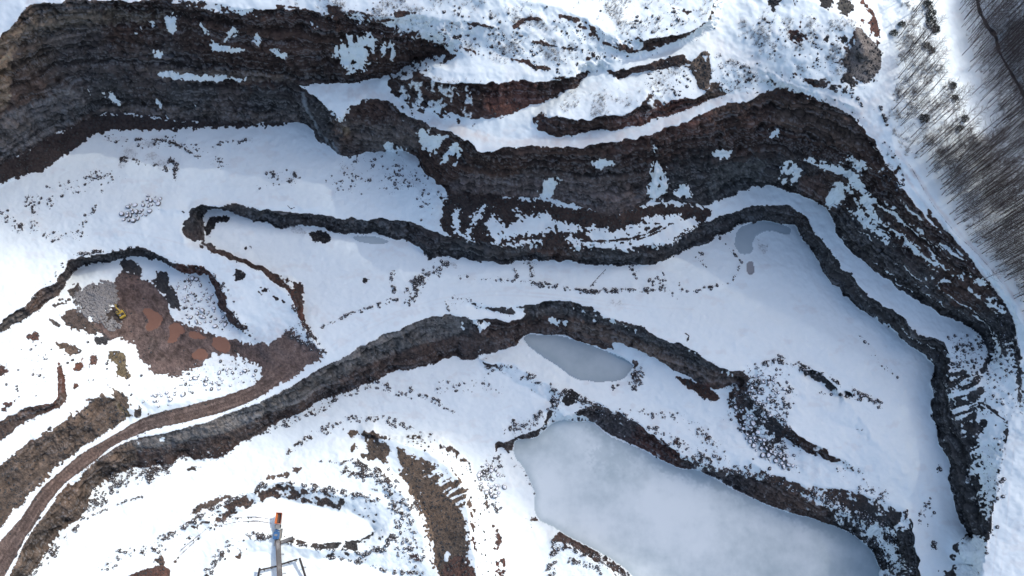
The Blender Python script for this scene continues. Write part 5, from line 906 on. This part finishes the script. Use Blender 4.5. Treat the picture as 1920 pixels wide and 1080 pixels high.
# ------------------------------------------------------------------ machines
M_YEL = paint_mat('worn yellow paint', (.48, .33, .05), .45); M_BLK = paint_mat('black steel', (.025, .024, .024), .6); M_STEEL = paint_mat('grey galvanised steel', (.30, .30, .29), .5, .3); M_GLASS = paint_mat('dark cab glass', (.03, .045, .05), .08, 0, .1, 2, (.1, .09, .08), .1)
M_BLUE = paint_mat('blue paint', (.035, .125, .29), .45); M_ORG = paint_mat('orange red paint', (.55, .16, .05), .5); M_BELT = paint_mat('dusty conveyor belt', (.13, .125, .12), .85, 0, .3, 1, (.4, .38, .36), .5); M_RUST = paint_mat('rusty frame', (.09, .065, .055), .8)
def excavator(loc, rz):
    e = empty('excavator', loc, rz); tag(e, 'yellow tracked excavator working at the heap of pale rock', 'excavator')
    for s in (-1, 1):                                              # tracks with rounded ends, shoes and wheels
        prof = [(-2.0, .25), (-1.75, .02), (1.75, .02), (2.0, .25), (2.0, .65), (1.75, .9), (-1.75, .9), (-2.0, .65)]
        t = MB().prism(prof, s * 1.25 - .3, s * 1.25 + .3).build('track', M_BLK, e)
        sh = MB()
        for i in range(11): sh.box((-1.7 + i * .34, s * 1.25, .92), (.14, .62, .07))
        sh.build('track_shoes', M_BLK, t)
        for i in range(4): MB().tube([(-1.35 + i * .9, s * 1.56, .42), (-1.35 + i * .9, s * 1.62, .42)], .28, 8).build('road_wheel', M_STEEL, t)
    MB().box((0, 0, .62), (2.2, 2.0, .5), bevel=.2).build('undercarriage', M_BLK, e)
    MB().tube([(0, 0, .85), (0, 0, 1.1)], .9, 12).build('slew_ring', M_STEEL, e)
    body = MB().box((-.45, 0, 1.35), (3.7, 2.8, .5), bevel=.25).build('house', M_YEL, e)
    MB().box((-1.2, -.1, 1.95), (1.6, 2.3, .72), bevel=.2, taper=.92).build('engine_cover', M_BLK, body); MB().box((-1.2, .55, 2.34), (.9, .7, .06)).build('grille', M_STEEL, body)
    MB().tube([(-.9, -.75, 2.3), (-.9, -.75, 2.85)], .09, 7).build('exhaust', M_STEEL, body)
    MB().box((-2.35, 0, 1.72), (.75, 2.8, 1.15), bevel=.35).build('counterweight', M_YEL, e)
    cab = MB().box((.55, .92, 2.2), (1.55, .95, 1.5), taper=.9, bevel=.1).build('cab', M_YEL, e)
    for c, s in (((1.31, .92, 2.35), (.05, .78, .95)), ((.55, 1.4, 2.4), (1.1, .05, .85)), ((.55, .44, 2.4), (1.1, .05, .85)), ((.55, .92, 2.97), (.9, .6, .04))): MB().box(c, s).build('window', M_GLASS, cab)
    MB().prism([(.5, 1.5), (.9, 1.45), (2.6, 3.75), (4.6, 3.1), (4.75, 3.4), (2.6, 4.25), (2.2, 4.0)], -.5, -.05).build('boom', M_YEL, e)
    MB().prism([(4.35, 3.6), (4.75, 3.65), (5.2, 1.45), (4.9, 1.35)], -.44, -.11).build('stick', M_YEL, e)
    MB().prism([(4.55, 1.5), (5.35, 1.5), (5.5, .9), (5.2, .25), (4.5, .1), (4.2, .5), (4.7, .75)], -.85, .3).build('bucket', M_BLK, e)
    for a, b2 in (((.9, -.55, 1.5), (2.45, -.55, 3.3)), ((2.5, -.28, 4.3), (4.5, -.28, 3.75)), ((4.6, -.28, 3.3), (5.1, -.28, 1.75))): MB().tube([a, b2], .09, 6).build('hydraulic_cylinder', M_STEEL, e)
    hr = MB()
    for y in (-1.3, -.2): hr.tube([(-1.9, y, 2.3), (-1.9, y, 2.7), (-.5, y, 2.7), (-.5, y, 2.3)], .03, 5)
    hr.build('handrail', M_YEL, body)
    return e
xx, yy, zz = spot(229, 588); ex = excavator((xx, yy, zz + .15), math.radians(128)); ex.scale = (1.05, 1.05, 1.05)
def belt(name, label, a, b, w, za, zb, mat=M_BELT, legs=True, group=None):
    xa, ya, ga = spot(*a); xb, yb, gb = spot(*b)
    xa, ya = unproject(a[0], a[1], ga + za); xb, yb = unproject(b[0], b[1], gb + zb)
    e = empty(name, (float(xa), float(ya), float(ga))); A = Vector((0, 0, za)); B = Vector((float(xb - xa), float(yb - ya), float(gb + zb - ga))); d = (B - A).normalized(); s = d.cross(Vector((0, 0, 1))).normalized(); u = s.cross(d)
    MB().beam(A + u * .25, B + u * .25, w * .72, .10).build('belt', mat, e)
    for q in (-1, 1): MB().beam(A + s * q * w * .45, B + s * q * w * .45, w * .13, .55).build('side_frame', M_RUST, e)
    L = (B - A).length; rl = MB(); n = max(3, int(L / 1.4))
    for i in range(n + 1): c = A + d * L * i / n; rl.tube([c - s * w * .42 - u * .12, c + s * w * .42 - u * .12], .10, 6)
    rl.build('rollers', M_STEEL, e)
    for p in (A, B): MB().tube([p - s * w * .4, p + s * w * .4], .32, 10).build('end_drum', M_BLK, e)
    if legs:
        for t in (.35, .8):
            c = A + d * L * t; gz = (ga * (1 - t) + gb * t) - ga - .5
            for q in (-1, 1): MB().beam(c + s * q * w * .42, Vector((c.x, c.y, gz)) + s * q * w * .7 + d * .3, .22, .22).build('leg', M_RUST, e)
    tag(e, label, 'conveyor', group); return e
def crusher():
    x, y, z = spot(522, 998); e = empty('mobile_crusher', (float(x), float(y), float(z)), math.radians(-2)); tag(e, 'mobile rock crusher with orange hopper and blue engine box', 'crusher')
    for s in (-1, 1):
        t = MB().box((s * 1.35, -.2, .5), (.55, 4.6, .95), bevel=.1); t = t.build('track', M_BLK, e)
        sh = MB()
        for i in range(12): sh.box((s * 1.35, -2.3 + i * .38, 1.0), (.6, .16, .07))
        sh.build('track_shoes', M_BLK, t)
    MB().beam((-.95, -6.2, 1.5), (-.95, 9.2, 2.3), .28, .6).build('chassis_beam', M_STEEL, e); MB().beam((.95, -6.2, 1.5), (.95, 9.2, 2.3), .28, .6).build('chassis_beam', M_STEEL, e)
    # feed hopper: four flared sheets round a sloping feeder
    hp = MB(); b0 = [(-1.0, 4.4, 2.5), (1.0, 4.4, 2.5), (1.0, 9.0, 2.7), (-1.0, 9.0, 2.7)]; t0 = [(-1.5, 4.2, 4.3), (1.5, 4.2, 4.3), (1.5, 9.5, 4.5), (-1.5, 9.5, 4.5)]; t1 = [(-1.38, 4.32, 4.3), (1.38, 4.32, 4.3), (1.38, 9.38, 4.5), (-1.38, 9.38, 4.5)]; b1 = [(-.9, 4.5, 2.62), (.9, 4.5, 2.62), (.9, 8.9, 2.82), (-.9, 8.9, 2.82)]
    hp.add(b0 + t0 + t1 + b1, [(i, (i + 1) % 4, 4 + (i + 1) % 4, 4 + i) for i in range(4)] + [(4 + i, 4 + (i + 1) % 4, 8 + (i + 1) % 4, 8 + i) for i in range(4)] + [(8 + i, 8 + (i + 1) % 4, 12 + (i + 1) % 4, 12 + i) for i in range(4)] + [(3, 2, 1, 0)])
    h = hp.build('feed_hopper', M_ORG, e); MB().box((0, 6.7, 2.78), (1.7, 4.3, .08), ry=0).build('feeder_floor', M_RUST, h)
    for yv in (5.4, 6.7, 8.0):
        for s in (-1, 1): MB().beam((s * 1.1, yv, 2.7), (s * 1.56, yv, 4.2), .14, .14).build('hopper_rib', M_ORG, h)
    MB().box((0, 3.0, 2.6), (2.2, 2.2, 2.0), bevel=.2).build('jaw_box', M_STEEL, e); MB().tube([(-1.35, 3.1, 2.9), (-1.15, 3.1, 2.9)], .85, 14).build('flywheel', M_BLK, e); MB().tube([(1.15, 3.1, 2.9), (1.35, 3.1, 2.9)], .85, 14).build('flywheel', M_BLK, e)
    eng = MB().box((-.2, -1.2, 2.75), (2.5, 3.4, 1.9), bevel=.2).build('engine_housing', M_BLUE, e); MB().box((-.2, -1.0, 3.73), (1.5, .9, .05)).build('vent', M_STEEL, eng); MB().tube([(.55, -2.2, 3.6), (.55, -2.2, 4.3)], .12, 8).build('exhaust', M_BLK, eng); MB().box((-.2, 1.1, 2.4), (1.9, .9, 1.2), bevel=.1).build('control_box', M_BLUE, e)
    MB().box((1.5, -1.0, 2.0), (.7, 5.0, .08)).build('walkway', M_STEEL, e); rail = MB().tube([(1.8, -3.4, 2.0), (1.8, -3.4, 3.0), (1.8, 1.4, 3.0), (1.8, 1.4, 2.0)], .035, 5); rail.tube([(1.8, -1.0, 2.0), (1.8, -1.0, 3.0)], .03, 5); rail.build('handrail', M_YEL, e)
    return e
crusher()
belt('discharge_conveyor', 'long pale conveyor running down from the crusher to the bottom edge', (521, 1012), (525, 1092), 2.3, 1.6, 5.0)
belt('side_conveyor', 'short dark conveyor sticking out to the right of the long belt', (528, 1058), (557, 1049), .75, 3.0, 3.6, M_BLK)
belt('side_conveyor', 'short dark conveyor sticking out to the left of the long belt', (518, 1062), (487, 1069), .75, 3.0, 3.6, M_BLK)
belt('stacking_conveyor', 'narrow stacking conveyor slanting down at the right of the plant', (562, 1047), (577, 1095), .9, 4.2, 1.5, M_BLK)
belt('stacking_conveyor', 'narrow stacking conveyor at the left of the plant', (487, 1066), (481, 1095), .9, 4.2, 1.5, M_BLK)
belt('fines_conveyor', 'small snowy conveyor slanting up right beside the blue engine box', (527, 1017), (549, 1009), 1.6, 1.5, 4.0, M_BELT)
print('done', round(time.time() - T00, 1))
